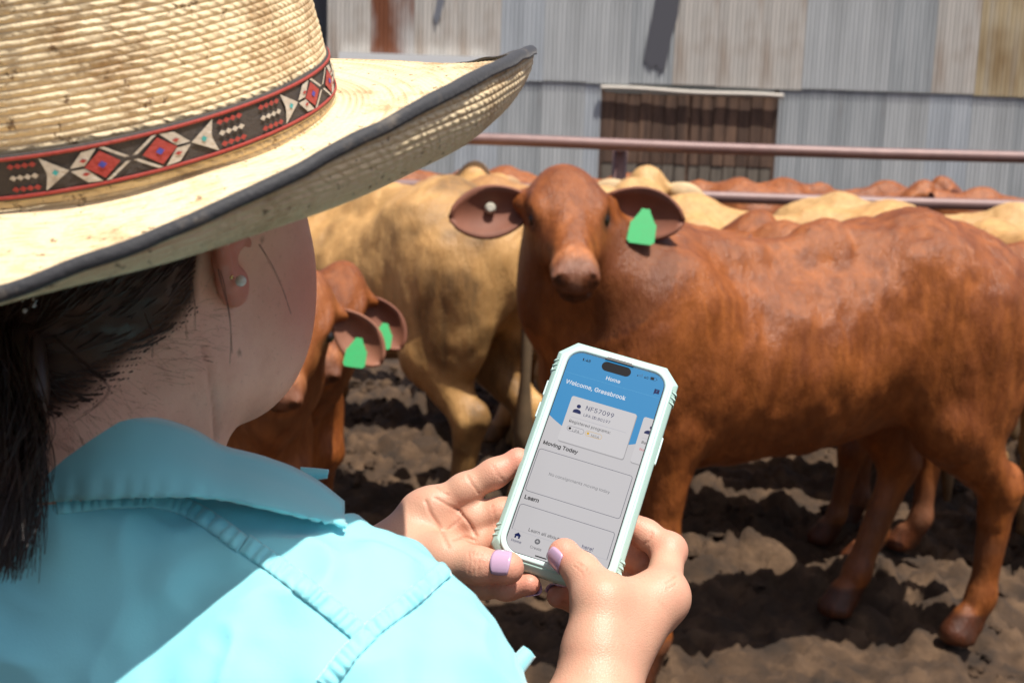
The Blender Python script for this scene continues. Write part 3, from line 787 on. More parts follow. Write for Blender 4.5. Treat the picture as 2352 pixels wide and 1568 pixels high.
rings = [(outline(.0030, .0125, 0), .0003), (outline(.0036, .0131, 0), .0004), (outline(.0046, .0100, 1), .0004), (outline(.0054, .0100, 1), -.0004), (outline(.0074, .0100, 1), -.0030), (outline(.0078, .0100, 1), -.0045), (outline(.0076, .0100, 1), -.0092), (outline(.0066, .0096, 1), -.0112), (outline(.0050, .0092, 1), -.0120)]
v, f = loft(rings); o = obj('case_shell', mesh_np('case_shell', v, faces=f, smooth=False), MINT, phone)
bv = o.modifiers.new('bevel', 'BEVEL'); bv.width = .0005; bv.segments = 2; bv.limit_method = 'ANGLE'; bv.angle_limit = math.radians(20)
for p_ in o.data.polygons: p_.use_smooth = True
# corner grip ribs
def rib(xc, yc, sx):
    b = MB(); b.add([(xc, yc - .0009, .0004), (xc + sx * .0012, yc - .0009, -.001), (xc + sx * .0036, yc - .0009, -.0034), (xc + sx * .0036, yc - .0009, -.0085), (xc, yc - .0009, -.0095),
                     (xc, yc + .0009, .0004), (xc + sx * .0008, yc + .0009, -.0014), (xc + sx * .0026, yc + .0009, -.0038), (xc + sx * .0026, yc + .0009, -.0085), (xc, yc + .0009, -.0095)],
                    [(0, 1, 2, 3, 4), (9, 8, 7, 6, 5), (0, 5, 6, 1), (1, 6, 7, 2), (2, 7, 8, 3), (3, 8, 9, 4), (4, 9, 5, 0)]); return b
for sx in (1, -1):
    for sy in (1, -1):
        for k_ in range(3):
            rib(sx * (R + .0052), sy * (SHGT / 2 - .0085 - .0036 * k_), sx).build('grip_rib', MINT, phone)
b = MB(); b.box((R + .0072, .012, -.0072), (R + .0086, .031, -.0038)); o = b.build('side_button', MINTL, phone)
bv = o.modifiers.new('bevel', 'BEVEL'); bv.width = .0006; bv.segments = 2
for y0, y1 in ((.036, .047), (.020, .031), (.053, .058)):
    b = MB(); b.box((-R - .0086, y0, -.0072), (-R - .0072, y1, -.0038)); o = b.build('volume_button', MINTL, phone); bv = o.modifiers.new('bevel', 'BEVEL'); bv.width = .0006; bv.segments = 2
# camera plate on the back
b = MB(); b.box((-.030, .028, -.0142), (.004, .066, -.0119)); o = b.build('lens_plate', plain('lens_plate', (.05, .06, .06), .3), phone); bv = o.modifiers.new('bevel', 'BEVEL'); bv.width = .001; bv.segments = 2
b = MB()
for i in range(9):
    pass
pl = [(-.0095, SHGT / 2 - .0004), (.0095, SHGT / 2 - .0004), (.0078, SHGT / 2 + .0013), (-.0078, SHGT / 2 + .0013)]
b.add([(x_, y_, .0002) for x_, y_ in pl] + [(x_, y_ - .0, .0022) for x_, y_ in pl], [(0, 1, 2, 3)[::-1], (4, 5, 6, 7), (0, 1, 5, 4), (1, 2, 6, 5), (2, 3, 7, 6), (3, 0, 4, 7)])
b.build('speaker_slot', plain('speaker_slot', (.03, .03, .032), .5), phone)

# ---- glass and display: what is on the screen gives off its own light
def glow(name, c, e=1.0):
    t = NT(name); t.set(Base_Color=tuple(x * .04 for x in c), Roughness=.12, Specular_IOR_Level=.35, Emission_Color=c, Emission_Strength=e * .84); return t.m
GLASSB = plain('black_glass', (.004, .004, .005), .08)
WHITE_ = (.47, .455, .465); S_WHITE = glow('screen_white', WHITE_); S_CARD = glow('screen_card', (.50, .485, .495))
S_BLUE = glow('screen_blue', (.035, .225, .46)); S_NAVY = glow('screen_navy', (.004, .012, .075)); S_BLACK = glow('screen_black', (.002, .002, .003))
S_DARK = glow('screen_dark', (.012, .012, .016)); S_GREY = glow('screen_grey', (.09, .09, .10)); S_LINE = glow('screen_line', (.10, .10, .13)); S_TXTW = glow('screen_text_white', (.62, .64, .68))
S_RED = glow('screen_red', (.50, .02, .03)); S_YEL = glow('screen_yellow', (.55, .32, .02)); S_SHADE = glow('screen_shade', (.30, .29, .30)); S_PALE = glow('screen_pale_line', (.30, .31, .37)); S_PALEB = glow('screen_pale_blue', (.10, .33, .55))
def SX_(u): return (u - 32.75) / 1000
def SY_(v): return (70.75 - v) / 1000
LZ = .00012
def poly(pts, z, name, m, parent=phone):
    me_ = mesh_np(name, [(SX_(u), SY_(v), z) for u, v in pts], faces=[tuple(range(len(pts)))], smooth=False)
    if me_.polygons[0].normal.z < 0: me_.flip_normals()
    return obj(name, me_, m, parent)
def rrect(u0, v0, u1, v1, r, n=6):
    pts = []
    for (cx_, cy_, a0) in ((u1 - r, v0 + r, -90), (u1 - r, v1 - r, 0), (u0 + r, v1 - r, 90), (u0 + r, v0 + r, 180)):
        for i in range(n + 1): a = math.radians(a0 + 90 * i / n); pts.append((cx_ + r * math.cos(a), cy_ + r * math.sin(a)))
    return pts
def ring(pts, t, z, name, m, parent):
    p_ = np.array(pts); c = p_.mean(0); n = len(p_)
    e = np.roll(p_, -1, 0) - np.roll(p_, 1, 0); nn = np.stack([e[:, 1], -e[:, 0]], 1); nn /= np.linalg.norm(nn, axis=1, keepdims=True) + 1e-9
    if ((p_ - c) * nn).sum() < 0: nn = -nn
    q_ = p_ - nn * t
    me_ = mesh_np(name, [(SX_(u), SY_(v), z) for u, v in list(p_) + list(q_)], faces=[(i, (i + 1) % n, n + (i + 1) % n, n + i) for i in range(n)], smooth=False)
    if me_.polygons[0].normal.z < 0: me_.flip_normals()
    return obj(name, me_, m, parent)
poly(rrect(-.4, -.4, 65.9, 141.9, 9.8, 10), 0.0, 'front_glass', GLASSB)
U0, U1, V0, V1, SR_ = .75, 64.75, .2, 140.9, 8.6
scr = poly(rrect(U0, V0, U1, V1, SR_, 10), LZ, 'screen', S_WHITE)
# blue header with its shallow curved lower edge, clipped to the screen
top = [p_ for p_ in rrect(U0, V0, U1, V1, SR_, 10) if p_[1] < 30]
arc = []
for i in range(25):
    u = U0 + (U1 - U0) * i / 24; arc.append((u, 48.0 + 9.5 * (1 - ((u - 32.75) / 32.0) ** 2) - .6 * (u - 32) / 32))
tl = sorted([p_ for p_ in top if p_[0] < 30], key=lambda p_: -p_[1]); tr = sorted([p_ for p_ in top if p_[0] > 30], key=lambda p_: p_[1])
poly(tl + tr + arc[::-1], 2 * LZ, 'header_panel', S_BLUE, scr)
def strip(u0, v0, u1, v1, t, z, m, name='divider_line'):
    poly([(u0, v0 - t / 2), (u1, v1 - t / 2), (u1, v1 + t / 2), (u0, v0 + t / 2)], z, name, m, scr)
strip(U0, 16.5, U1, 16.2, .18, 3 * LZ, S_PALEB)
def capsule(u0, v0, u1, v1): return rrect(u0, v0, u1, v1, (v1 - v0) / 2 - .01, 8)
poly(capsule(22.4, 1.4, 41.9, 8.1), 3 * LZ, 'camera_cutout', S_BLACK, scr)
# cards
poly(rrect(11.0, 31.7, 54.3, 64.0, 1.4), 3 * LZ, 'card_shadow', S_SHADE, scr)
poly(rrect(10.6, 31.3, 53.8, 63.3, 1.4), 4 * LZ, 'card', S_CARD, scr)
c2 = [p_ for p_ in rrect(58.5, 31.3, 80, 63.4, 1.4) if p_[0] < 64]
poly([(U1, 31.3), (U1, 64.0)] + [p_ for p_ in rrect(58.6, 31.6, 80, 64.0, 1.4) if p_[0] < 64], 3 * LZ, 'card_shadow', S_SHADE, scr)
poly([(U1, 31.3), (U1, 63.4)] + c2, 4 * LZ, 'card', S_CARD, scr)
ring(rrect(1.6, 72.0, 63.0, 101.5, 1.8), .32, 2 * LZ, 'outlined_box', S_LINE, scr)
bx = [(u, v) for u, v in rrect(1.7, 110.4, 63.0, 150, 1.8)]
# second box runs off behind the tab bar: open at the bottom
for a_, b_ in (((2.0, 127.4), (1.85, 112.2)), ((62.85, 112.2), (62.9, 128.6))):
    poly([(a_[0] - .16, a_[1]), (b_[0] - .16, b_[1]), (b_[0] + .16, b_[1]), (a_[0] + .16, a_[1])], 2 * LZ, 'outlined_box', S_LINE, scr)
poly([(3.4, 110.26), (61.2, 110.5), (61.2, 110.82), (3.4, 110.58)], 2 * LZ, 'outlined_box', S_LINE, scr)
for cx_, a0, a1 in ((3.5, 180, 270), (61.2, 270, 360)):
    pts = [(cx_ + r_ * math.cos(math.radians(a)), 112.2 + r_ * math.sin(math.radians(a))) for r_, aa in ((1.78, np.linspace(a0, a1, 7)), (1.46, np.linspace(a1, a0, 7))) for a in aa]
    poly(pts, 2 * LZ, 'outlined_box', S_LINE, scr)
strip(2.2, 127.4, 62.8, 128.5, .12, 2 * LZ, S_PALE)
strip(13.9, 45.6, 50.8, 45.5, .16, 5 * LZ, S_PALE); strip(61.2, 45.6, 64.7, 45.6, .16, 5 * LZ, S_PALE)
ring(capsule(14.0, 51.7, 25.2, 55.2), .2, 5 * LZ, 'pill_outline', S_LINE, scr); ring(capsule(26.0, 51.6, 37.1, 55.1), .2, 5 * LZ, 'pill_outline', S_YEL, scr)
def disc(u, v, r, z, name, m): return poly([(u + r * math.cos(a), v + r * math.sin(a)) for a in np.linspace(0, 2 * math.pi, 20, endpoint=False)], z, name, m, scr)
disc(15.9, 53.45, .85, 5 * LZ, 'dot', S_BLACK); disc(27.9, 53.35, .85, 5 * LZ, 'dot', S_YEL)
def person_icon(u, clip=None):
    disc(u + .3, 37.4, 1.35, 5 * LZ, 'person_icon', S_NAVY)
    pts = [(u - 2.5, 42.3), (u - 2.5, 41.4)] + [(u + .15 + 2.65 * math.cos(a), 41.4 + 1.9 * math.sin(a)) for a in np.linspace(math.pi, 2 * math.pi, 12)] + [(u + 2.8, 42.3)]
    poly(pts, 5 * LZ, 'person_icon', S_NAVY, scr)
person_icon(16.6)
poly([(64.7, 36.2), (64.7, 38.6), (64.2, 38.3), (63.9, 37.5), (64.2, 36.6)], 5 * LZ, 'person_icon', S_NAVY, scr)
poly([(61.4, 42.3), (61.4, 41.4), (62.0, 40.5), (63.2, 39.8), (64.7, 39.6), (64.7, 42.3)], 5 * LZ, 'person_icon', S_NAVY, scr)
poly([(59.6, 10.5), (63.0, 10.5), (63.0, 13.6), (60.6, 13.6), (59.6, 14.6)], 3 * LZ, 'chat_icon', S_NAVY, scr)
poly([(61.15, 11.0), (61.45, 11.0), (61.45, 12.2), (61.15, 12.2)], 4 * LZ, 'chat_mark', S_BLUE, scr); poly([(61.15, 12.5), (61.45, 12.5), (61.45, 12.8), (61.15, 12.8)], 4 * LZ, 'chat_mark', S_BLUE, scr)
for i in range(4):
    poly([(46.2 + i * .95, 5.3), (46.8 + i * .95, 5.3), (46.8 + i * .95, 4.5 - .55 * i), (46.2 + i * .95, 4.5 - .55 * i)], 3 * LZ, 'signal_bar', S_BLACK if i == 0 else glow('screen_dim_%d' % i, (.05, .17, .32)), scr)
ring(rrect(54.6, 2.9, 58.9, 5.3, .8), .16, 3 * LZ, 'battery_icon', S_DARK, scr); poly(rrect(55.0, 3.25, 57.4, 4.95, .5), 3 * LZ, 'battery_level', S_BLACK, scr); poly([(59.1, 3.7), (59.4, 3.7), (59.4, 4.5), (59.1, 4.5)], 3 * LZ, 'battery_tip', S_DARK, scr)
poly([(6.7, 128.6), (9.0, 130.5), (8.4, 130.5), (8.4, 132.4), (7.35, 132.4), (7.35, 131.1), (6.05, 131.1), (6.05, 132.4), (5.0, 132.4), (5.0, 130.5), (4.4, 130.5)], 2 * LZ, 'home_icon', S_NAVY, scr)
disc(19.4, 130.6, 1.75, 2 * LZ, 'plus_icon', glow('screen_mid_grey', (.12, .12, .13)))
poly([(18.5, 130.4), (20.3, 130.4), (20.3, 130.8), (18.5, 130.8)], 3 * LZ, 'plus_mark', S_WHITE, scr); poly([(19.2, 129.7), (19.6, 129.7), (19.6, 131.5), (19.2, 131.5)], 3.5 * LZ, 'plus_mark', S_WHITE, scr)
poly(capsule(20.7, 139.0, 44.6, 139.75), 2 * LZ, 'home_bar', S_BLACK, scr)
# lettering
_font = None
try:
    import os as _os
    _font = bpy.data.fonts.load(_os.path.join(bpy.utils.system_resource('DATAFILES'), 'fonts', 'Inter.woff2'))
except Exception:
    _font = None
def text(body, u0, v0, u1, m, bold=0.0, z=3, underline=False, clip=None):
    cu = bpy.data.curves.new('lettering', 'FONT'); cu.body = body; cu.size = 1.0; cu.offset = bold; cu.resolution_u = 3
    if _font: cu.font = _font
    ob = bpy.data.objects.new('lettering_source', cu); COL.objects.link(ob)
    dg = bpy.context.evaluated_depsgraph_get(); me_ = bpy.data.meshes.new_from_object(ob.evaluated_get(dg))
    bpy.data.objects.remove(ob)
    co = np.zeros(len(me_.vertices) * 3); me_.vertices.foreach_get('co', co); co = co.reshape(-1, 3)
    x0, x1 = co[:, 0].min(), co[:, 0].max(); sc_ = (u1 - u0) / (x1 - x0)
    if clip is not None: sc_ = clip
    out = np.zeros_like(co); out[:, 0] = (u0 + (co[:, 0] - x0) * sc_ - 32.75) / 1000; out[:, 1] = (70.75 - v0 + co[:, 1] * sc_) / 1000; out[:, 2] = z * LZ
    me_.vertices.foreach_set('co', out.ravel()); me_.update(); me_.materials.clear(); me_.name = 'lettering'
    return obj('lettering', me_, m, scr)
text('1:48', 9.4, 5.5, 14.7, S_BLACK, .012); text('4G', 50.8, 5.4, 53.8, S_BLACK, .008)
text('Home', 27.7, 13.9, 37.1, S_TXTW, .014); text('Welcome, Grassbrook', 3.7, 24.1, 43.8, S_TXTW, .014)
text('NF57099', 21.6, 38.4, 40.0, S_NAVY, 0, 5); text('LPA ID:80197', 21.5, 42.9, 39.0, S_NAVY, 0, 5)
text('Registered programs:', 14.0, 49.5, 41.3, S_DARK, 0, 5); text('LPA', 17.9, 55.0, 22.4, S_GREY, -.006, 6); text('MSA', 30.2, 54.9, 35.4, S_GREY, -.006, 6)
text('Moving Today', 2.8, 68.6, 25.6, S_BLACK, .022, 2); text('No consignments moving today', 12.8, 87.6, 52.3, S_GREY, -.004, 2)
text('Learn', 3.0, 106.7, 12.1, S_BLACK, .022, 2); text('Learn all about eNVDs', 12.0, 125.9, 41.5, S_DARK, 0, 2); text('here!', 46.2, 126.0, 53.2, S_NAVY, .004, 2)
poly([(46.2, 126.7), (52.4, 126.7), (52.4, 127.0), (46.2, 127.0)], 2 * LZ, 'underline', S_NAVY, scr)
text('Home', 3.9, 135.1, 10.2, S_NAVY, .004, 2); text('Create', 16.1, 135.7, 23.3, S_GREY, 0, 2); text('Records', 28.1, 135.7, 37.4, S_GREY, 0, 2)
text('Re', 61.8, 49.4, 64.6, S_DARK, 0, 5); text('No', 61.8, 54.2, 64.6, S_RED, 0, 5)
# ================================================================ the person holding the phone
t = NT('skin')
n = t.noise(140, 5, .6); n2 = t.noise(25, 4, .6); fine = t.noise(1400, 3, .6); frk = t.n('ShaderNodeTexVoronoi'); frk.inputs['Scale'].default_value = 150; t.l(t.co(), frk.inputs['Vector'])
c = t.mix(n2, (.54, .29, .19), (.63, .37, .255)); c = t.mix(t.math('MULTIPLY', n, .35), c, (.58, .30, .21))
c = t.mix(t.attr('pale'), c, t.mix(n2, (.86, .48, .33), (.92, .57, .42))); c = t.mix(t.attr('red'), c, (.66, .21, .15))  # pale: head and neck colour lifted to offset the shade under the brim
spk = t.noise(420, 3, .7); c = t.mix(t.ramp(spk, [(.60, (0, 0, 0)), (.72, (.34, .34, .34))]), c, (.40, .20, .12)); mot = t.noise(55, 4, .7); c = t.mix(t.ramp(mot, [(.45, (0, 0, 0)), (.75, (.35, .35, .35))]), c, (.66, .27, .19)); c = t.mix(t.attr('mole'), c, (.14, .06, .035)); c = t.mix(t.attr('stubble'), c, (.06, .035, .025)); c = t.mix(t.attr('lip'), c, (.42, .13, .11)); c = t.mix(t.math('MULTIPLY', t.attr('crease'), .55), c, (.42, .16, .10))
t.set(Base_Color=c, Roughness=.46, Specular_IOR_Level=t.math('MULTIPLY', t.math('SUBTRACT', 1.0, t.attr('stubble')), .42), Subsurface_Weight=.07, Subsurface_Scale=.004); t.b.inputs['Subsurface Radius'].default_value = (1, .32, .2)
vor = t.n('ShaderNodeTexVoronoi', feature='DISTANCE_TO_EDGE'); vor.inputs['Scale'].default_value = 620; t.l(t.co(), vor.inputs['Vector'])
vd = t.ramp(vor.outputs['Distance'], [(0.0, (0, 0, 0)), (.22, (1, 1, 1))])
t.bump(t.math('ADD', t.math('MULTIPLY', fine, .6), t.math('ADD', t.math('MULTIPLY', vd, .8), n)), .17, .0012); SKIN = t.m
t = NT('nail_polish'); t.set(Base_Color=(.50, .33, .47), Roughness=.22, Coat_Weight=.4, Coat_Roughness=.08); NAIL = t.m

def project(V):
    d = V - CAM; z = d @ _fw; return CX + F * (d @ _rt) / z, CY - F * (d @ _up) / z
def polyd(x, y, pts):
    best = np.full(len(x), 1e9)
    for (a, b) in zip(pts[:-1], pts[1:]):
        ax_, ay_ = a; bx_, by_ = b; L2 = (bx_ - ax_) ** 2 + (by_ - ay_) ** 2 + 1e-9
        h = np.clip(((x - ax_) * (bx_ - ax_) + (y - ay_) * (by_ - ay_)) / L2, 0, 1)
        best = np.minimum(best, np.hypot(x - ax_ - h * (bx_ - ax_), y - ay_ - h * (by_ - ay_)))
    return best
def carve(V, Q, lines):
    """press creases or stitch lines into the surface; each line is surveyed on the side one sees"""
    N = vnormals(V, Q); x, y = project(V); facing = ((CAM - V) * N).sum(1) > 0
    cr = np.zeros(len(V))
    for pts, width, depth in lines:
        d = polyd(x, y, pts); w = np.exp(-(d / width) ** 2) * facing
        V = V - N * (w * depth)[:, None]; cr = np.maximum(cr, w)
    return V, cr

def fingers(js, rad, k=.006):
    return chain(js, rad, k)
# ---- left hand (palm towards us), surveyed joints
LI = [PH(972, 1183, -.024), PH(1066, 1124, -.015), PH(1135, 1087, -.011), PH(1186, 1060, -.010)]
LM_ = [PH(985, 1222, -.032), PH(1085, 1193, -.024), PH(1148, 1178, -.0215), PH(1200, 1166, -.0205)]
LR = [PH(1000, 1262, -.036), PH(1093, 1253, -.028), PH(1155, 1243, -.0225), PH(1208, 1232, -.0205)]
LP = [PH(1014, 1305, -.036), PH(1108, 1341, -.024), PH(1165, 1347, -.014), PH(1216, 1341, -.009)]
LT = [PH(930, 1272, -.024), PH(1018, 1283, -.006), PH(1098, 1298, .006), PH(1160, 1303, .0098)]
LW = PH(880, 1330, -.028)
LEL = P(430, 1640, 1.02)
lh = []
lh += fingers(LI, [.0112, .0096, .0086, .0078]) + fingers(LM_, [.0110, .0098, .0088, .0080]) + fingers(LR, [.0108, .0094, .0084, .0076]) + fingers(LP, [.0100, .0084, .0075, .0068]) + fingers(LT, [.0165, .0125, .0104, .0092])
for m_, r in ((LI[0], .0118), (LM_[0], .0118), (LR[0], .0116), (LP[0], .0110)):
    lh.append(cone(LW, m_, .0175, r, .016))
lh += [cone(LW, LT[1], .017, .0125, .014), cone(LT[0], LI[0], .012, .0095, .014), cone(LP[0], LW + .35 * (LP[0] - LW) + PN * .004, .0125, .0145, .014)]
lh += [ell(LI[0] * .75 + LI[1] * .25 + PN * .004, (.0095,) * 3, k=.010), ell(LM_[0] * .8 + LM_[1] * .2 + PN * .006, (.0095,) * 3, k=.010), ell(LR[0] * .8 + LR[1] * .2 + PN * .006, (.009,) * 3, k=.010)]
lh += [ell(LI[3] + nrm(LI[3] - LI[2]) * .002, (.0074,) * 3, k=.004), ell(LT[3] + nrm(LT[3] - LT[2]) * .002, (.0092,) * 3, k=.004)]
lh += chain([LW, LW + .3 * (LEL - LW), LEL], [.0215, .030, .042], .03)
# ---- right hand (thumb side towards us)
RW = PH(1364, 1612, .024)
RI = [PH(1520, 1372, -.001), PH(1536, 1264, -.022), PH(1484, 1226, -.0235), PH(1438, 1198, -.0225)]
RM_ = [PH(1508, 1392, -.022), PH(1500, 1300, -.048), PH(1440, 1266, -.040), PH(1392, 1250, -.031)]
RR = [PH(1480, 1412, -.038), PH(1440, 1345, -.058), PH(1380, 1316, -.046), PH(1335, 1300, -.034)]
RP = [PH(1448, 1428, -.046), PH(1384, 1396, -.052), PH(1326, 1378, -.040), PH(1281, 1369, -.028)]
RT = [PH(1372, 1490, .026), PH(1382, 1382, .026), PH(1336, 1311, .016), PH(1299, 1276, .0105)]
REL = P(1190, 2050, .66)
rh = []
rh += fingers(RI, [.0120, .0100, .0084, .0075]) + fingers(RM_, [.0120, .0104, .0090, .0082]) + fingers(RR, [.0115, .0098, .0086, .0078]) + fingers(RP, [.0108, .0086, .0077, .0069]) + fingers(RT, [.0165, .0138, .0102, .0088])
for m_, r in ((RI[0], .0135), (RM_[0], .0125), (RR[0], .0120), (RP[0], .0115)):
    rh.append(cone(RW, m_, .0155, r * .88, .012))
rh += [cone(RT[1], RI[0], .0110, .0095, .014), cone(RT[0], RI[0], .0150, .0110, .014), cone(RT[0] - PN * .012, RP[0], .016, .012, .016), cone(RT[1] - PN * .010, RM_[0], .012, .011, .016)]
rh += [ell(RI[0] + PN * .004, (.0118,) * 3, k=.008), ell(RI[1], (.0108,) * 3, k=.004), ell(RT[3] + nrm(RT[3] - RT[2]) * .002, (.0092,) * 3, k=.004)]
rh += chain([RW, RW + .25 * (REL - RW), REL], [.0205, .0255, .038], .02)
hv, hq, hred, hcr = [], [], [], []
LC = [([(1003, 1117), (1018, 1130), (1030, 1136)], 2.0, .0004), ([(1073, 1092), (1085, 1112), (1100, 1132)], 2.2, .0008), ([(1130, 1066), (1142, 1085), (1158, 1104)], 1.6, .0006),
      ([(978, 1150), (990, 1180), (1012, 1210), (1030, 1255)], 3.0, .0012), ([(1000, 1142), (1030, 1160), (1056, 1172)], 2.6, .0009), ([(1052, 1170), (1078, 1200), (1094, 1230)], 3.0, .0014), ([(1030, 1215), (1052, 1196), (1062, 1180)], 2.2, .0008), ([(1040, 1240), (1070, 1232), (1092, 1240)], 2.2, .0008), ([(1130, 1160), (1136, 1180), (1140, 1200)], 1.6, .0005),
      ([(1077, 1266), (1080, 1290), (1076, 1316)], 1.5, .0006), ([(1086, 1266), (1090, 1290), (1086, 1318)], 1.5, .0006), ([(1096, 1268), (1101, 1292), (1098, 1320)], 1.5, .0006), ([(1106, 1272), (1109, 1290), (1107, 1312)], 1.2, .0004)]
RC = [([(1476, 1250), (1492, 1240), (1500, 1222)], 2.0, .0007), ([(1530, 1338), (1543, 1330), (1552, 1322)], 1.8, .0006), ([(1530, 1352), (1543, 1346), (1553, 1338)], 1.6, .0005), ([(1325, 1290), (1345, 1302), (1352, 1318)], 1.6, .0004), ([(1318, 1298), (1336, 1312), (1343, 1326)], 1.5, .0004), 
      ([(1290, 1380), (1300, 1384)], 1.8, .0006), ([(1288, 1392), (1299, 1396)], 1.8, .0006), ([(1286, 1404), (1298, 1408)], 1.8, .0006)]
for prims, lines, tips, kn in ((lh, LC, (LI, LM_, LR, LP, LT), ()), (rh, RC, (RI, RM_, RR, RP, RT), (RI[0], RI[1], RM_[1]))):
    V, Q = sdf_mesh(prims, .00125, smooth=3)
    V, cr = carve(V, Q, lines)
    red = np.zeros(len(V))
    for j in tips:
        red = np.maximum(red, .55 * sstep(.022, .004, np.linalg.norm(V - j[3], axis=1))); red = np.maximum(red, .28 * sstep(.014, .006, np.linalg.norm(V - j[2], axis=1)))
    for j in kn: red = np.maximum(red, .35 * sstep(.020, .008, np.linalg.norm(V - j, axis=1)))
    hq.append(Q + sum(len(a) for a in hv)); hv.append(V); hred.append(red); hcr.append(cr)

ear_mark = len(hv)
# ---- head and neck
AH = math.radians(63)
HF = nrm(V3(math.cos(AH), math.sin(AH), .06)); HS = V3(math.sin(AH), -math.cos(AH), 0)     # forward, her right
HU = np.cross(HS, HF); HR = np.stack([HF, -HS, HU], 1)                                     # local x forward, y left, z up
EAR_R = P(520, 628, .60)
HE = EAR_R - HS * .068
def HP(x, y, z): return HE + HR @ V3(x, y, z)
hd = [ell((-.006, 0, .052), (.092, .073, .080), k=.02), ell((.045, 0, .02), (.058, .062, .085), k=.03), ell((.050, 0, -.032), (.046, .050, .050), k=.03)]
for s in (1, -1):
    hd += [cone((.000, s * .052, -.048), (.060, s * .022, -.070), .019, .018, k=.03), ell((.046, s * .044, -.018), (.034, .024, .040), k=.03), ell((.034, s * .036, -.046), (.033, .023, .028), k=.03)]
    hd += [ell((.083, s * .031, .018), (.012, .014, .010), k=.01, op='s')]
hd += [ell((.078, 0, -.074), (.016, .018, .014), k=.02), cone((.098, 0, .018), (.116, 0, -.016), .007, .011, k=.012), ell((.103, .010, -.020), (.008, .007, .006), k=.006), ell((.103, -.010, -.020), (.008, .007, .006), k=.006),
       ell((.096, 0, -.043), (.008, .022, .0055), k=.006), ell((.095, 0, -.053), (.008, .019, .006), k=.006), ell((.106, 0, -.048), (.008, .024, .0012), k=.003, op='s'), ell((.086, 0, .040), (.016, .05, .010), k=.02)]
nk = [cone((-.028, 0, -.02), (-.038, 0, -.10), .056, .057, k=.03), cone((-.038, 0, -.10), (-.036, 0, -.135), .057, .054, k=.03), cone((-.010, -.040, -.045), (.0, -.015, -.14), .014, .014, k=.03)]
# ears: rim, inner fold, bowl and lobe (e: x forward, y outward, z up)
def ear_prims(side):
    e = chain([(.010, .003, .004), (.010, .004, .016), (.004, .008, .029), (-.008, .012, .033), (-.019, .015, .024), (-.0225, .0155, .006), (-.019, .013, -.008), (-.012, .009, -.019), (-.004, .006, -.026)], [.0026, .0028, .0030, .0032, .0034, .0034, .0034, .0040, .0050], k=.003)
    e += chain([(.000, .007, .022), (-.010, .010, .014), (-.013, .0105, .000), (-.008, .008, -.012)], [.0026, .003, .003, .003], k=.004)
    e += [ell((-.006, .005, .004), (.017, .0032, .028), R=np.array([[.93, .36, 0], [-.36, .93, 0], [0, 0, 1]]), k=.004), ell((-.003, .006, -.022), (.0085, .0048, .0090), k=.004), ell((.008, .004, -.003), (.004, .004, .006), k=.004), cone((.004, -.012, .004), (-.006, .000, .004), .016, .012, k=.006)]
    out = []
    for p_ in e:
        m_ = V3(1, -side, 1)
        off = V3(-.004, -side * -.0, .015)
        if p_[0] == 'c': out.append(('c', p_[1] * V3(1, side, 1) + V3(.010, side * .061, .015), p_[2] * V3(1, side, 1) + V3(.010, side * .061, .015), p_[3], p_[4], p_[5], p_[6]))
        else:
            R_ = p_[3].copy()
            if side < 0: R_ = np.diag([1, -1, 1.0]) @ R_ @ np.diag([1, -1, 1.0])
            out.append(('e', p_[1] * V3(1, side, 1) + V3(.010, side * .061, .015), p_[2], R_, 0, p_[5], p_[6]))
    return out
# shoulders and chest inside the shirt
AB = math.radians(64); BF = V3(math.cos(AB), math.sin(AB), 0); BS = V3(math.sin(AB), -math.cos(AB), 0)
SHR = P(690, 1612, .600)                                  # right shoulder joint
SHL = SHR - BS * .325
NB = (SHR + SHL) / 2 + V3(0, 0, .045) - BF * .008
allh = xform(hd + nk, HR, HE) + [cone(HP(-.036, 0, -.13), NB, .055, .050, .03), cone(NB, SHR, .040, .04, .04), cone(NB, SHL, .04, .04, .04)]
allh += chain([SHR, P(1085, 1790, .57), REL], [.042, .040, .038], .03) + chain([SHL, LEL + V3(-.05, -.08, .02), LEL], [.042, .040, .040], .03)
allh += [cone(NB, (SHR + SHL) / 2 + V3(0, 0, -.30) + BF * .05, .045, .05, .05)]
for sd_ in (-1, 1):
    V, Q = sdf_mesh(xform(ear_prims(sd_), HR, HE), .0011, smooth=2); Le = (V - HE) @ HR
    hq.append(Q + sum(len(a) for a in hv)); hv.append(V); hred.append(.45 + .35 * sstep(.062, .072, np.abs(Le[:, 1]))); hcr.append(np.zeros(len(V)))
V, Q = sdf_mesh(allh, .0028, smooth=2); Q_HEAD = Q
Lh = (V - HE) @ HR
px_, py_ = project(V)
cheek = sstep(.050, .01, np.linalg.norm(Lh - V3(.055, -.055, -.02), axis=1)) * .75
ear_ = sstep(.034, .022, np.linalg.norm((Lh - V3(0, -.073, -.003)) * V3(1, 1.2, 1), axis=1)) * .85
red = cheek
V, crn = carve(V, Q, [([(470, 800), (486, 880), (494, 950), (497, 1010)], 5, .0015)])
mole = np.zeros(len(V))
for mx, my, r_ in ((450, 911, 2.8), (549, 808, 2.6), (541, 862, 2.4), (610, 500, 0), (375, 1005, 2.8), (640, 700, 2.0), (602, 551, 2.0)):
    mole = np.maximum(mole, .8 * np.exp(-((px_ - mx) ** 2 + (py_ - my) ** 2) / (r_ * r_ + .01) / 2))
nz = fbm(V, 60, 3, 5)
hl = Lh[:, 2] - (-.012 + .62 * (Lh[:, 0] + .012))
stub = .97 * sstep(-.004, .008, hl + .003 * nz) * sstep(-.010, -.018, Lh[:, 0])
stub = np.maximum(stub, .16 * sstep(-.034, -.004, hl + .010 * nz) * sstep(-.014, -.03, Lh[:, 0]))
templ = .7 * sstep(.022, .008, np.hypot(Lh[:, 0] - .030, Lh[:, 2] - .048)) * (Lh[:, 1] < 0)
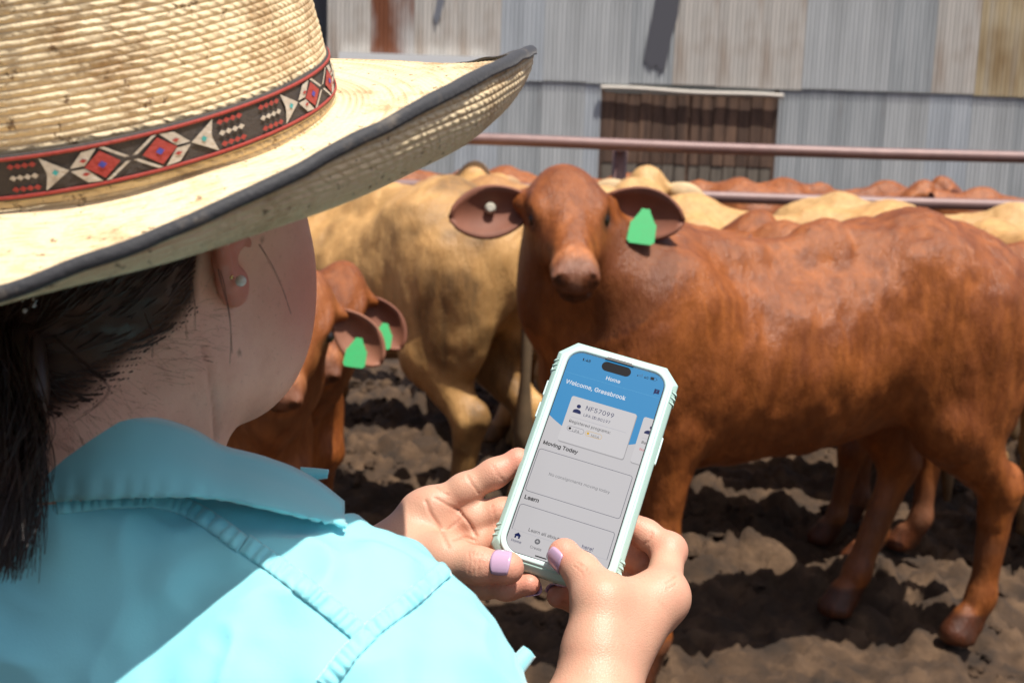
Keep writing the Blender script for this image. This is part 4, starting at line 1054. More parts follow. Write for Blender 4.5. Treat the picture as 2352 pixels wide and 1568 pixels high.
stub = np.maximum(stub, templ)
lipm = sstep(.022, .016, np.linalg.norm((Lh - V3(.100, 0, -.048)) * V3(1, 1, 2), axis=1)) * .8
hq.append(Q + sum(len(a) for a in hv)); hv.append(V)
VV = np.concatenate(hv); QQ = np.concatenate(hq)
me = mesh_np('body', VV, QQ)
nh = len(VV) - len(V); z0 = np.zeros(nh)
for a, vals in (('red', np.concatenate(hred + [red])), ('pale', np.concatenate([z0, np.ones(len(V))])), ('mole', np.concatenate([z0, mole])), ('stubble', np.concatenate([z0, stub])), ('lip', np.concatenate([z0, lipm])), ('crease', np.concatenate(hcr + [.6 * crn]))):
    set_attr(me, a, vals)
person = empty('person', np.eye(4))
tag(person, 'person in a turquoise work shirt with a dark ponytail reading a phone', 'person')
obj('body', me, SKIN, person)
# eyes under the hat brim
for s in (1, -1):
    b = MB(); c_ = HP(.078, s * .031, .018); b.v = [tuple(c_ + x_ * .0125) for x_ in IV]; b.f = [tuple(x_) for x_ in IF]; b.mi = [0] * len(IF); b.build('eye', plain('eye_white', (.7, .68, .66), .2), person, smooth=True)
# nails
def nail(dip, tip, nrmv, r, length, wang=58, off=.0):
    ax_ = nrm(tip - dip); nn = nrm(nrmv - ax_ * (nrmv @ ax_)); bb = np.cross(ax_, nn)
    g = np.zeros((9, 9, 3))
    for i in range(9):
        u = i / 8
        for j in range(9):
            v_ = j / 8 * 2 - 1
            a = math.radians(wang) * v_ * (1 - .10 * (abs(2 * u - 1)) ** 4); uu = u - .10 * (v_ * v_) * (1 if u > .5 else -1) * abs(2 * u - 1)
            rr = r * (1.075 - .05 * u * u)
            g[i, j] = tip + ax_ * (-length * .62 + length * uu + off) + (nn * math.cos(a) + bb * math.sin(a)) * rr - nn * .0
    v, q_ = shell(g, .0006); me_ = mesh_np('fingernail', v, q_)
    return obj('fingernail', me_, NAIL, person)
nail(LT[2], LT[3], nrm(PN * .96 + PV * .12), .0099, .0125, 50, .0012)
nail(LI[2], LI[3], nrm(PV * .75 - PN * .55 + PU * .2), .0076, .0115, 55, .002)
nail(LP[2], LP[3], nrm(-PN * .2 - PV * .3 + PU * .6 - PN * .5), .0066, .010, 55, .002)
nail(LM_[2], LM_[3], -PN, .0078, .011); nail(LR[2], LR[3], -PN, .0074, .011)
nail(RT[2], RT[3], nrm(-PU * .9 - PV * .25 + PN * .10), .0096, .0125, 50, .0012)
nail(RP[2], RP[3], nrm(PV * .75 - PU * .35 - PN * .1), .0068, .010, 55, .002)
nail(RI[2], RI[3], -PN, .0076, .011); nail(RM_[2], RM_[3], -PN, .0078, .011); nail(RR[2], RR[3], -PN, .0074, .011)
# earring
for (c_, r_, m_) in ((P(553, 645, .592), .0027, plain('pearl', (.75, .72, .66), .15, Coat_Weight=.5)),):
    b = MB(); b.v = [tuple(c_ + x_ * r_) for x_ in IV]; b.f = [tuple(x_) for x_ in IF]; b.mi = [0] * len(IF); b.build('pearl_earring', m_, person, smooth=True)
b = MB(); c_ = P(531, 636, .592); b.v = [tuple(c_ + x_ * .0011) for x_ in IV]; b.f = [tuple(x_) for x_ in IF]; b.mi = [0] * len(IF); b.build('gold_stud', plain('gold', (.7, .5, .2), .25, Metallic=1.0), person, smooth=True)

# ---- shirt
t = NT('turquoise_cotton')
wv = t.noise(1800, 2, .5); n = t.noise(9, 4); n2 = t.noise(70, 4)
c = t.mix(n, (.245, .68, .76), (.30, .73, .79)); c = t.mix(t.math('MULTIPLY', t.attr('seam'), .35), c, (.10, .46, .52))
t.set(Base_Color=c, Roughness=.78, Sheen_Weight=.8, Sheen_Roughness=.4, Specular_IOR_Level=.3); t.bump(t.math('ADD', t.math('MULTIPLY', wv, .35), t.math('MULTIPLY', n2, .5)), .25, .0016)
CLOTH = t.m
def ray_to(px, py, d): return P(px, py, d)
ELB = P(850, 1930, .565)
SM = (SHR + SHL) / 2
BB = np.stack([BS, BF, V3(0, 0, 1)], 1)
sh = [cone(SHL, SHR, .055, .060, .05), cone(P(90, 1232, .622), P(400, 1385, .640), .058, .054, .05), cone(P(400, 1392, .64), SHR, .052, .064, .05), cone(P(90, 1240, .63), SHL, .058, .054, .05),
      ell(SM + V3(0, 0, -.16) - BF * .03, (.185, .112, .25), BB, k=.07)]
sh += chain([SHR, SHR * .55 + ELB * .45 + V3(.012, 0, 0), ELB], [.066, .068, .064], .04)
sh += [cone(P(872, 1440, .602), P(975, 1630, .585), .034, .036, .03)]
sh += chain([SHL, LEL + V3(-.06, -.10, .05), LEL], [.064, .058, .050], .04)
sh += [cone(ELB, ELB + .25 * (REL - ELB), .060, .050, .03)]
V, Q = sdf_mesh(sh, .0024, lo=V3(-9, -9, 1.13), smooth=2)
N = vnormals(V, Q)
w1 = fbm(V * V3(1, 1, .6), 16, 3, 60); w2 = 1 - np.abs(fbm(V * V3(1.3, 1.3, .55) + 5, 26, 2, 61))
V = V + N * (.0045 * w1 + .0062 * (w2 - .6) + .003 * (1 - np.abs(fbm(V @ np.array([[.7, .2, .7], [.1, 1, 0], [-.25, .1, .3]]).T, 34, 2, 66)) - .6))[:, None]
seams = [([(571, 1242), (640, 1288), (704, 1337), (770, 1392), (828, 1445)], 3.2, .0022), ([(553, 1262), (620, 1310), (690, 1362), (752, 1412), (812, 1462)], 3.2, .0016),
         ([(741, 1562), (790, 1500), (849, 1440), (930, 1378), (1000, 1316), (1040, 1290)], 3.2, .0022), ([(764, 1570), (812, 1510), (866, 1452), (944, 1390), (1010, 1332)], 3.0, .0012),
         ([(140, 1135), (232, 1124), (352, 1128), (400, 1146), (455, 1177), (510, 1220), (551, 1266)], 4.0, .0020), ([(352, 1112), (410, 1130), (470, 1160), (526, 1206), (568, 1246)], 3.5, .0012)]
Vs, sm = V, np.zeros(len(V))
x_, y_ = project(V); N = vnormals(V, Q)
me = mesh_np('shirt', Vs, Q); set_attr(me, 'seam', sm)
shirt = obj('shirt', me, CLOTH, person)
from mathutils.bvhtree import BVHTree
BV = BVHTree.FromPolygons([tuple(p_) for p_ in Vs], [tuple(int(k_) for k_ in f_) for f_ in Q])
def onto(px, py):
    h = BV.ray_cast(Vector(CAM), Vector(nrm(ray(px, py)))); return (np.array(h[0]), np.array(h[1])) if h[0] is not None else None
def seam_strip(pts, width, raise_, ripple, per, name='seam'):
    """a felled seam: a raised double-stitched band with puckers, laid on the cloth"""
    pts = np.array(pts, float); d = np.r_[0, np.cumsum(np.linalg.norm(np.diff(pts, axis=0), axis=1))]; n = int(d[-1] / 4.0); s_ = np.linspace(0, d[-1], n)
    c = np.stack([np.interp(s_, d, pts[:, k_]) for k_ in (0, 1)], 1)
    for _ in range(12): c[1:-1] = .25 * c[:-2] + .5 * c[1:-1] + .25 * c[2:]
    tn = np.gradient(c, axis=0); tn /= np.linalg.norm(tn, axis=1, keepdims=True); nn = np.stack([-tn[:, 1], tn[:, 0]], 1)
    rows = []
    for i in range(n):
        row = []
        for j in range(11):
            u = j / 10 * 2 - 1; q_ = c[i] + nn[i] * u * width / 2; h = onto(*q_)
            if h is None: row = None; break
            prof = 1 - abs(u) ** 6 - .45 * math.exp(-((abs(u) - .72) / .10) ** 2)
            ph_ = s_[i] / per + .9 * vnoise(np.array([[s_[i] / 37., 1.5, .5]]), 1.0, 3)[0]
            row.append(h[0] + h[1] * (.0006 + raise_ * prof + ripple * (1 - u * u) ** .5 * math.sin(2 * math.pi * (ph_ + .08 * u))))
        if row is None: break
        rows.append(row)
    v, q_ = shell(np.array(rows), .0008); me_ = mesh_np(name, v, q_); set_attr(me_, 'seam', np.zeros(len(v))); return obj(name, me_, CLOTH, shirt)
for _pts, _w in (([(562, 1250), (630, 1297), (697, 1348), (761, 1400), (822, 1452), (850, 1482)], 44), ([(745, 1575), (796, 1508), (857, 1444), (937, 1382), (1005, 1322), (1030, 1302)], 40), ([(130, 1162), (232, 1150), (352, 1146), (405, 1158), (462, 1184), (518, 1222), (556, 1252)], 40)):
    try: seam_strip(_pts, _w, .0011, .0008, 25)
    except Exception as ex: print('seam', ex)
# collar: stand folds over and falls to the shoulders
top = [(-70, 1005, .605), (40, 980, .590), (150, 966, .580), (225, 962, .575), (300, 962, .575), (380, 974, .581), (450, 998, .590), (510, 1036, .598), (590, 1054, .606), (670, 1080, .614), (740, 1122, .616), (788, 1162, .612)]
bot = [(-80, 1164, .576), (20, 1158, .562), (130, 1152, .553), (225, 1146, .549), (330, 1142, .549), (430, 1140, .553), (520, 1146, .564), (600, 1163, .566), (670, 1180, .574), (725, 1194, .582), (765, 1203, .590), (797, 1206, .596)]
def resample(pts, n):
    pts = np.array(pts, float); d = np.r_[0, np.cumsum(np.linalg.norm(np.diff(pts[:, :2], axis=0), axis=1))]; s = np.linspace(0, d[-1], n)
    # smooth curve through the points
    out = np.stack([np.interp(s, d, pts[:, c]) for c in range(3)], 1)
    for _ in range(3): out[1:-1] = .25 * out[:-2] + .5 * out[1:-1] + .25 * out[2:]
    return out
nC = 70; Tp = resample(top, nC); Bp = resample(bot, nC)
g = np.zeros((nC, 15, 3))
for i in range(nC):
    A = P(*Tp[i]); Bv = P(*Bp[i]); out_ = nrm(nrm(CAM - (A + Bv) / 2) - V3(0, 0, .3)); inn = A - out_ * .014 + V3(0, 0, -.030)
    for j in range(15):
        u = j / 14
        if u < .3:
            s_ = u / .3; g[i, j] = inn * (1 - s_) + (A - out_ * .006 - V3(0, 0, .002)) * s_
        elif u < .45:
            a = math.pi * (u - .3) / .15; g[i, j] = A + out_ * (-.006 * math.cos(a)) + V3(0, 0, -.002 + .003 * math.sin(a))
        else:
            s_ = (u - .45) / .55; g[i, j] = (A + out_ * .006 - V3(0, 0, .002)) * (1 - s_) + Bv * s_ + out_ * (.010 * math.sin(math.pi * s_) * (1 - .3 * s_))
        g[i, j] += out_ * (.0012 * vnoise(np.array([[i * .21, u * 3, .5]]), 1.0, 9)[0])
        if u > .78: g[i, j] += out_ * (.0010 * math.sin(i * 1.75 + 1.3 * math.sin(i * .4)) * sstep(.76, .86, u) * (1 - sstep(.95, 1.0, u)))
v, q_ = shell(g, .0022); me = mesh_np('collar', v, q_); set_attr(me, 'seam', np.zeros(len(v))); obj('collar', me, CLOTH, person)

# loose pieces of the shirt: cuff fold at the sleeve, strap end, far collar point
def ribbon(A, B, bulge, name, n=24, m=9, t_=.0022, wave=.0):
    A = resample(A, n); B = resample(B, n); g = np.zeros((n, m, 3))
    for i in range(n):
        a = P(*A[i]); b_ = P(*B[i]); o_ = nrm(CAM - a)
        for j in range(m):
            u = j / (m - 1); g[i, j] = a * (1 - u) + b_ * u + o_ * (bulge * math.sin(math.pi * u) + wave * math.sin(i * .9) * u)
    v, q_ = shell(g, t_); me = mesh_np(name, v, q_); set_attr(me, 'seam', np.zeros(len(v))); return obj(name, me, CLOTH, shirt)
ribbon([(1118, 1578, .575), (1150, 1540, .580), (1182, 1514, .586), (1206, 1490, .592)], [(1148, 1602, .575), (1174, 1566, .580), (1200, 1534, .586), (1222, 1504, .592)], .003, 'strap_end', t_=.004)
ribbon([(690, 1075, .668), (725, 1078, .668), (755, 1082, .668)], [(690, 1100, .668), (725, 1098, .668), (752, 1094, .668)], .002, 'collar_point')
# ================================================================ straw hat
HP_YAW, HP_PITCH, HP_ROLL = math.radians(4.6), math.radians(12.9), math.radians(-.15)
KF = HF * math.cos(HP_YAW) + HS * math.sin(HP_YAW); KS = HS * math.cos(HP_YAW) - HF * math.sin(HP_YAW)
KF, KU = KF * math.cos(HP_PITCH) + HU * math.sin(HP_PITCH), HU * math.cos(HP_PITCH) - KF * math.sin(HP_PITCH)
KS, KU = KS * math.cos(HP_ROLL) - KU * math.sin(HP_ROLL), KU * math.cos(HP_ROLL) + KS * math.sin(HP_ROLL)
KR = np.stack([KF, -KS, KU], 1)
HB = HE + HU * .0619 + HF * .0061 + HS * .0084
hat = empty('straw_hat', frame(HB, KF, -KS, KU))
tag(hat, 'wide brimmed straw hat with black edging and a patterned band worn by the person', 'hat')
HAT_W = lambda p_: HB + p_ @ KR.T
t = NT('palm_straw')
br = t.noise(380, 3, .6); bl = t.noise(22, 5, .65); st = t.noise(14, 6, .8); sp = t.noise(150, 4, .75)
wv = t.n('ShaderNodeTexWave', wave_type='BANDS', bands_direction='DIAGONAL'); wv.inputs['Scale'].default_value = 120; wv.inputs['Distortion'].default_value = 6; wv.inputs['Detail'].default_value = 2; t.l(t.co(), wv.inputs['Vector'])
c = t.mix(bl, (.78, .61, .36), (.86, .73, .50)); c = t.mix(t.math('MULTIPLY', br, .5), c, (.68, .50, .28))
c = t.mix(t.math('MULTIPLY', t.attr('gap'), .75), c, (.34, .19, .075))
c = t.mix(t.ramp(st, [(.50, (0, 0, 0)), (.66, (.85, .85, .85))]), c, (.36, .21, .09)); c = t.mix(t.ramp(sp, [(.61, (0, 0, 0)), (.66, (.9, .9, .9))]), c, (.17, .10, .05))
t.set(Base_Color=c, Roughness=.55, Specular_IOR_Level=.35); t.bump(t.math('ADD', br, t.math('MULTIPLY', wv.outputs['Fac'], .6)), .5, .0016)
STRAW = t.m
CF, CS_ = .1056, .0875
ROW = .0031
def crown_pt(phi, s):
    k = 1 - .02 * s - .09 * np.maximum(s, 0) ** 1.6
    z = .135 * s
    return np.stack([CF * k * np.cos(phi), CS_ * k * np.sin(phi), z + 0 * phi], -1)
nphi = 200; phis = np.linspace(0, 2 * math.pi, nphi, endpoint=False)
ss = np.linspace(-.07, 1, 300)
g = np.stack([crown_pt(phis, s) for s in ss], 1)                      # (nphi, ns, 3)
rowp = (ss * .135)[None, :] / ROW + phis[:, None] / (2 * math.pi)     # spiral braid
rid = np.abs(np.sin(math.pi * rowp)) ** .7
rad = g * V3(1, 1, 0); rad /= np.linalg.norm(rad, axis=-1, keepdims=True)
wob = .0006 * vnoise(g * 90, 1.0, 5) + .0016 * vnoise(g * 14, 1.0, 6)
g = g + rad * ((rid - .6) * .0012 + wob)[..., None]
# closed top with a centre crease
tops = []
for k_ in np.linspace(.96, .02, 16):
    p_ = crown_pt(phis, 1.0) * V3(k_, k_, 1); p_[:, 2] += .018 * (1 - k_ ** 2) - .045 * (1 - k_) * np.exp(-(p_[:, 1] / .022) ** 2); tops.append(p_)
g = np.concatenate([g, np.stack(tops, 1)], 1)
v, q_ = shell(g, .0025, wrap=True); me = mesh_np('crown', v, q_)
gap = np.concatenate([sstep(.45, .05, rid), np.zeros((nphi, 16))], 1); set_attr(me, 'gap', np.concatenate([gap.ravel(), gap.ravel()]))
obj('crown', me, STRAW, hat)
def four(c, ph): return c[0] + c[1] * np.cos(ph) + c[2] * np.cos(2 * ph) + c[3] * np.sin(ph) + c[4] * np.sin(2 * ph)
def brim_pt(phi, t_):
    c_, s_ = np.cos(phi), np.sin(phi)
    b = np.stack([CF * c_, CS_ * s_, 0 * phi - .004], -1); dirv = np.stack([c_, s_, 0 * phi], -1)
    ctl = b + dirv * four((.0921, .0125, -.0026, -.0017, .0001), phi)[..., None]; ctl[..., 2] += four((-.015, .0063, .0037, .0082, .0054), phi)
    e = b + dirv * four((.100, .0054, .007, .0018, -.0008), phi)[..., None]; e[..., 2] += four((.0032, -.0092, -.0181, -.0037, -.0089), phi)
    t_ = np.asarray(t_)[..., None]
    return (1 - t_) ** 2 * b + 2 * t_ * (1 - t_) * ctl + t_ ** 2 * e
nb = 280; pb = np.linspace(0, 2 * math.pi, nb, endpoint=False); tb = np.linspace(0, 1, 190)
g = np.stack([brim_pt(pb, np.full(nb, t_)) for t_ in tb], 1)
arc_ = np.concatenate([np.zeros((nb, 1)), np.cumsum(np.linalg.norm(np.diff(g, axis=1), axis=2), 1)], 1)
rid = np.abs(np.sin(math.pi * (arc_ / ROW + pb[:, None] / (2 * math.pi)))) ** .7
du = np.roll(g, -1, 0) - np.roll(g, 1, 0); dv = np.gradient(g, axis=1); NBm = np.cross(du, dv); NBm /= np.linalg.norm(NBm, axis=-1, keepdims=True)
wob = .0010 * vnoise(g * 28, 1.0, 15) + .0028 * vnoise(g * 9, 1.0, 16) * np.linspace(0, 1, 190)[None, :]
g0 = g + NBm * wob[..., None]
g = g0 + NBm * ((rid - .6) * .0009)[..., None]
v, q_ = shell(g, .0024, wrap=True); me = mesh_np('brim', v, q_); gap = sstep(.4, .05, rid) * .8; set_attr(me, 'gap', np.concatenate([gap.ravel(), gap.ravel()]))
obj('brim', me, STRAW, hat)
# black edging folded over the rim
i0 = 190 - 6; E_ = g0[:, -1]; I_ = g0[:, i0]; nn = NBm[:, -1]; ni = NBm[:, i0]; tang = E_ - I_; tang /= np.linalg.norm(tang, axis=-1, keepdims=True)
prof = [I_ + ni * .0026, .5 * (I_ + E_) + nn * .0026, E_ + nn * .0026, E_ + nn * .0014 + tang * .0014, E_ + tang * .0017, E_ - nn * .0014 + tang * .0014, E_ - nn * .0026, .5 * (I_ + E_) - nn * .0026, I_ - ni * .0026]
g = np.stack(prof, 1); g = g + .0005 * vnoise(g * 70, 1.0, 31)[..., None]
v, q_ = shell(g, .0012, wrap=True)
t = NT('black_edging'); rb = t.noise(500, 3); dust = t.noise(40, 5, .7)
t.set(Base_Color=t.mix(t.ramp(dust, [(.55, (0, 0, 0)), (.75, (.8, .8, .8))]), (.022, .022, .026), (.20, .16, .12)), Roughness=.7, Sheen_Weight=.2); t.bump(rb, .4, .0012)
obj('brim_edging', mesh_np('brim_edging', v, q_), t.m, hat)
# woven band
BZ0, BZ1 = .002, .0205
def band_pt(phi, h, off):
    s = (BZ0 + (BZ1 - BZ0) * h) / .135; p_ = crown_pt(np.asarray(phi, float), np.asarray(s, float)); r_ = p_ * V3(1, 1, 0); r_ /= np.linalg.norm(r_, axis=-1, keepdims=True); return p_ + r_ * off
g = np.stack([band_pt(phis, np.full(nphi, h), .0030) for h in np.linspace(0, 1, 9)], 1)
v, q_ = shell(g, .0016, wrap=True)
def woven(name, c):
    t = NT(name); n = t.noise(420, 3, .6); d_ = t.noise(50, 4); t.set(Base_Color=t.mix(t.math('MULTIPLY', d_, .25), t.mix(n, tuple(x * .7 for x in c), c), (.22, .17, .12)), Roughness=.8); t.bump(n, .6, .001); return t.m
W_BLK, W_RED, W_WHT, W_BLU, W_TEAL = woven('band_black', (.035, .030, .032)), woven('band_red', (.42, .035, .03)), woven('band_white', (.62, .56, .48)), woven('band_blue', (.05, .06, .42)), woven('band_teal', (.03, .42, .44))
band = obj('hat_band', mesh_np('hat_band', v, q_), W_BLK, hat)
for h0, h1 in ((.05, .12), (.88, .95)):
    g = np.stack([band_pt(phis, np.full(nphi, h), .0042) for h in (h0, .5 * (h0 + h1), h1)], 1); v, q_ = shell(g, .0006, wrap=True); obj('band_stripe', mesh_np('band_stripe', v, q_), W_RED, band)
# motifs: picture position along the band -> angle round the crown
_ph = np.linspace(math.pi, 2 * math.pi + .9, 400); _bx, _ = project(HAT_W(band_pt(_ph, np.full(400, .5), .004)))
_k = np.argmax(_bx); _k0 = np.argmin(_bx[:_k]); _px, _pp = _bx[_k0:_k + 1], _ph[_k0:_k + 1]
def ang(px): return np.interp(px, _px, _pp)
def motif(pts, m, lay=0):
    """pts: (angle, height) outline, filled as a fan of small faces that follow the crown"""
    pts = np.array(pts, float); c_ = pts.mean(0); n = len(pts); rows = [pts * (1 - k_) + c_ * k_ for k_ in (0, .35, .7)]
    V_ = [band_pt(r_[:, 0], r_[:, 1], .0046 + .00035 * lay) for r_ in rows]; V_ = np.concatenate(V_ + [band_pt(c_[:1], c_[1:], .0046 + .00035 * lay)])
    f = [];
    for k_ in range(2):
        for i in range(n): f.append((k_ * n + i, k_ * n + (i + 1) % n, (k_ + 1) * n + (i + 1) % n, (k_ + 1) * n + i))
    for i in range(n): f.append((2 * n + i, 2 * n + (i + 1) % n, 3 * n))
    obj('band_motif', mesh_np('band_motif', V_, faces=f, smooth=False), m, band)
def dens(pts, k_=3):
    out = []
    for a, b_ in zip(pts, pts[1:] + pts[:1]):
        for i in range(k_): out.append((a[0] + (b_[0] - a[0]) * i / k_, a[1] + (b_[1] - a[1]) * i / k_))
    return out
W1 = ang(236); W0 = ang(367); DW = (W0 - W1) / 2       # half spacing of the diamonds, in radians
def group_at(c_):
    for sgn in (-1, 1):
        d0 = c_ + sgn * DW
        for hh in (1, -1):   # white chevrons of the outer half, and the long bars that make the cross
            motif(dens([(d0 + sgn * .10 * DW, .5 + hh * .36), (d0 + sgn * .62 * DW, .5 + hh * .33), (d0 + sgn * 1.12 * DW, .5 + hh * .03), (d0 + sgn * .60 * DW, .5 + hh * .03)]), W_WHT)
            motif(dens([(c_ + sgn * .05 * DW, .5 + hh * .05), (c_ + sgn * .22 * DW, .5 + hh * .05), (c_ + sgn * 1.0 * DW, .5 + hh * .36), (c_ + sgn * .82 * DW, .5 + hh * .36)]), W_WHT)
            motif(dens([(d0 + sgn * .62 * DW, .5 + hh * .19), (d0 + sgn * .76 * DW, .5 + hh * .15), (d0 + sgn * .62 * DW, .5 + hh * .10), (d0 + sgn * .46 * DW, .5 + hh * .15)]), W_RED, 1)
        motif(dens([(d0 - .62 * DW, .5), (d0, .80), (d0 + .62 * DW, .5), (d0, .20)]), W_RED, 0.5)
        motif(dens([(d0 - .16 * DW, .5), (d0, .58), (d0 + .16 * DW, .5), (d0, .42)]), W_BLU, 1.5)
        a0 = c_ + sgn * 2.15 * DW
        motif(dens([(a0, .5), (a0 + sgn * .95 * DW, .86), (a0 + sgn * .80 * DW, .55), (a0 + sgn * .80 * DW, .45), (a0 + sgn * .95 * DW, .14)]), W_WHT)
        motif(dens([(a0 + sgn * .36 * DW, .5), (a0 + sgn * .48 * DW, .57), (a0 + sgn * .60 * DW, .5), (a0 + sgn * .48 * DW, .43)]), W_TEAL, 1)
        for h_, m_ in ((.75, W_RED), (.5, W_WHT), (.25, W_RED)):
            x0 = a0 + sgn * 1.08 * DW
            for i in range(4):
                e0 = x0 + sgn * i * .27 * DW; motif(dens([(e0, h_), (e0 + sgn * .13 * DW, h_ + .065), (e0 + sgn * .29 * DW, h_), (e0 + sgn * .13 * DW, h_ - .065)], 2), m_)
cc = (W0 + W1) / 2; gpitch = ang(745 - 3) - cc; gpitch = 9.4 * abs(DW)
for i in range(-3, 6):
    if -math.pi * 1.0 < i * gpitch * (1 if DW > 0 else -1) < math.pi: group_at(cc + i * gpitch * (1 if DW > 0 else -1))
# ================================================================ hair
t = NT('dark_hair'); n = t.noise(60, 4, .6)
t.set(Base_Color=t.ramp(n, [(.3, (.016, .008, .006)), (.7, (.055, .026, .016))]), Roughness=.38, Specular_IOR_Level=.5); HAIR = t.m
TIE = P(40, 716, .575)
Hv = VV[nh:]; Q_head = QQ[-len(Q_HEAD):] - nh
def bez(a, b, c, d, n=9):
    u = np.linspace(0, 1, n)[:, None]; return (1 - u) ** 3 * a + 3 * u * (1 - u) ** 2 * b + 3 * u * u * (1 - u) * c + u ** 3 * d
def strands(name, curves, r0, r1=.35, n=4, parent=person):
    v, f = [], []
    for cv in curves:
        k = len(cv); b0 = len(v); T = np.gradient(cv, axis=0); T /= np.linalg.norm(T, axis=1, keepdims=True) + 1e-9
        a = np.cross(T[0], V3(.3, .5, .8)); a = nrm(a)
        for i in range(k):
            a = nrm(a - T[i] * (a @ T[i])); b_ = np.cross(T[i], a); r = r0 * (1 - (1 - r1) * i / (k - 1))
            for j in range(n): an = 2 * math.pi * j / n; v.append(cv[i] + r * (a * math.cos(an) + b_ * math.sin(an)))
        for i in range(k - 1):
            for j in range(n): f.append((b0 + i * n + j, b0 + i * n + (j + 1) % n, b0 + (i + 1) * n + (j + 1) % n, b0 + (i + 1) * n + j))
    o = obj(name, mesh_np(name, np.array(v), np.array(f, np.int32)), HAIR, parent); return o
rg = np.random.default_rng(11)
hx, hy = project(Hv); Lh_ = (Hv - HE) @ HR
cand = np.where((Lh_[:, 2] > -.10) & (Lh_[:, 2] < .075) & (Lh_[:, 0] < .005) & (Lh_[:, 0] > -.12) & (((CAM - Hv) * (Hv - HP(-.02, 0, .03))).sum(1) > 0))[0]
# hairline: falls from above the ear to the nape
line = lambda x: -.012 + .62 * (x + .012)
keep = cand[Lh_[cand, 2] > line(Lh_[cand, 0]) + .006 * fbm(Hv[cand], 40, 2, 3)]
# close-lying hair over the back of the head
hm = (Lh_[:, 2] > line(Lh_[:, 0]) + .008) & (Lh_[:, 0] < -.020) & (((Hv - HB) @ KR)[:, 2] < -.003)
lift = sstep(.006, .026, Lh_[:, 2] - line(Lh_[:, 0])) * sstep(-.018, -.034, Lh_[:, 0])
Nh = vnormals(Hv, Q_head); cv_ = Hv + Nh * (-.0005 + .0022 * lift + .0008 * lift * vnoise(Hv * V3(1, 1, 4), 120, 8))[:, None]
fm = hm[Q_head].all(1); used = np.unique(Q_head[fm]); rm_ = np.full(len(Hv), -1); rm_[used] = np.arange(len(used))
obj('scalp_hair', mesh_np('scalp_hair', cv_[used], rm_[Q_head[fm]]), HAIR, person)
keep = keep[((Hv[keep] - HB) @ KR)[:, 2] < -.022]
cur = []
keep = keep[Lh_[keep, 0] < -.014]
for i in rg.choice(keep, 5200):
    p_ = Hv[i]; o_ = nrm(p_ - HP(-.02, 0, .03)); tgt = TIE + rg.normal(size=3) * .006
    L = np.linalg.norm(tgt - p_); m1 = p_ + (tgt - p_) * .35 + o_ * (.005 + .16 * L + .006 * rg.random() ** 2); m2 = p_ + (tgt - p_) * .75 + o_ * (.006 + .13 * L + .005 * rg.random())
    cur.append(bez(p_, m1, m2, tgt, 10))
strands('hair', cur, .00042, .8, 3)['kind'] = 'stuff'
# fine nape down
cur = []
nape = cand[(Lh_[cand, 2] <= line(Lh_[cand, 0]) + .004) & (Lh_[cand, 2] > line(Lh_[cand, 0]) - .028)]
for i in rg.choice(nape, 1100):
    p_ = Hv[i]; o_ = nrm(p_ - HP(-.02, 0, -.03)); d_ = nrm(TIE - p_ + rg.normal(size=3) * .012); L = .010 + .020 * rg.random()
    e = p_ + d_ * L + o_ * (.002 + .006 * rg.random()) + V3(0, 0, -.008 * rg.random()); cur.append(bez(p_, p_ + d_ * L * .3 + o_ * .003, p_ + d_ * L * .7 + o_ * .004, e, 6))
_o = strands('nape_hair', cur, .00005, .5, 3); _o['kind'] = 'stuff'; _o.data.materials[0] = plain('nape_down', (.10, .05, .03), .5)
# ponytail
cur = []
for i in range(1500):
    a = rg.random() * 6.28; rr = .020 * math.sqrt(rg.random()); s0 = TIE + V3(math.cos(a) * rr * .5, math.sin(a) * rr * .5, .012 * (rg.random() - .3))
    u = rg.random(); ex, ey = 10 + 150 * (u - .35), 1000 + 340 * rg.random() ** .8; e = P(ex - 60 * rg.random() - .12 * (ey - 1150), ey, .520 + .03 * rg.normal() * .5)
    m1 = s0 + V3(-.01, -.012, .004) + rg.normal(size=3) * .004; m2 = P(20 + 115 * u, 950, .525 + .012 * rg.normal())
    cv = bez(s0, m1, m2, e, 20); uu_ = np.linspace(0, 1, 20); cv = cv + np.outer(.0035 * np.sin(uu_ * (7 + 3 * rg.random()) + 6.28 * (i % 9) / 9 + .5 * rg.random()) * uu_, nrm(V3(1, .3, 0)))
    cur.append(cv)
strands('ponytail', cur, .00055, .25, 3)['kind'] = 'stuff'
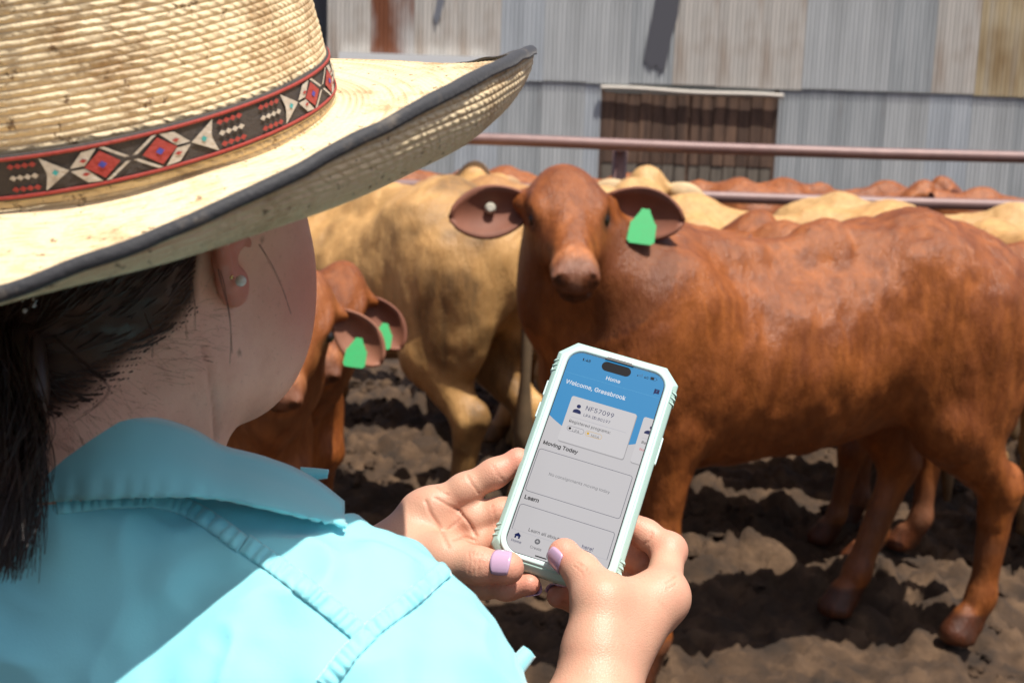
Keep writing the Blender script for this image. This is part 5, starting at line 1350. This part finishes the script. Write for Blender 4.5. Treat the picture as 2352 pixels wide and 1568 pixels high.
b = MB(); b.tube([TIE + V3(.008, 0, .004), P(50, 800, .553), P(58, 900, .540), P(50, 1010, .534), P(20, 1120, .532)], [.009, .010, .010, .008, .003], 14); b.build('ponytail_core', HAIR, person, smooth=True)
# loose strands
loose = [[(497, 575, .590), (505, 640, .583), (524, 700, .58), (531, 770, .582), (529, 835, .584)], [(500, 590, .588), (515, 660, .583), (528, 730, .58), (534, 810, .583)], [(596, 560, .60), (625, 610, .60), (650, 665, .602), (668, 720, .61)],
         [(120, 770, .552), (190, 830, .54), (240, 872, .536), (255, 888, .536), (246, 915, .538), (205, 945, .541), (170, 968, .545)], [(125, 778, .552), (195, 838, .54), (243, 878, .536), (252, 893, .536), (236, 922, .538), (190, 952, .541)], [(440, 640, .57), (450, 700, .57), (448, 760, .572)], [(430, 650, .57), (424, 720, .57), (430, 780, .572)], [(330, 720, .556), (352, 770, .553), (350, 820, .556)]]
cur = []
for L in loose:
    for k_ in range(3):
        pts = np.array([P(a + rg.normal() * 1.6, b_ + rg.normal() * 1.6, d_) for a, b_, d_ in L]); u = np.linspace(0, 1, len(L)); uu = np.linspace(0, 1, 18)
        cv = np.stack([np.interp(uu, u, pts[:, c_]) for c_ in range(3)], 1)
        for _ in range(3): cv[1:-1] = .25 * cv[:-2] + .5 * cv[1:-1] + .25 * cv[2:]
        cur.append(cv)
strands('loose_hair', cur, .00010, .5, 3)['kind'] = 'stuff'
# beaded hair tie
b = MB(); ringp = [TIE + V3(.0, -.004, -.006) + .019 * (math.cos(a) * nrm(V3(.6, -.5, .2)) + math.sin(a) * nrm(V3(.1, .2, -.9))) for a in np.linspace(0, 6.283, 20)]
b.tube(ringp, .003, 6); ht = b.build('hair_tie', plain('black_elastic', (.02, .02, .02), .6), person, smooth=True)
for px, py in ((51, 688), (77, 700), (58, 714), (80, 688)):
    b = MB(); c_ = P(px, py, .547); b.v = [tuple(c_ + x_ * .0013) for x_ in IV]; b.f = [tuple(x_) for x_ in IF]; b.mi = [0] * len(IF); b.build('bead', plain('clear_bead', (.6, .65, .7), .05), ht, smooth=True)
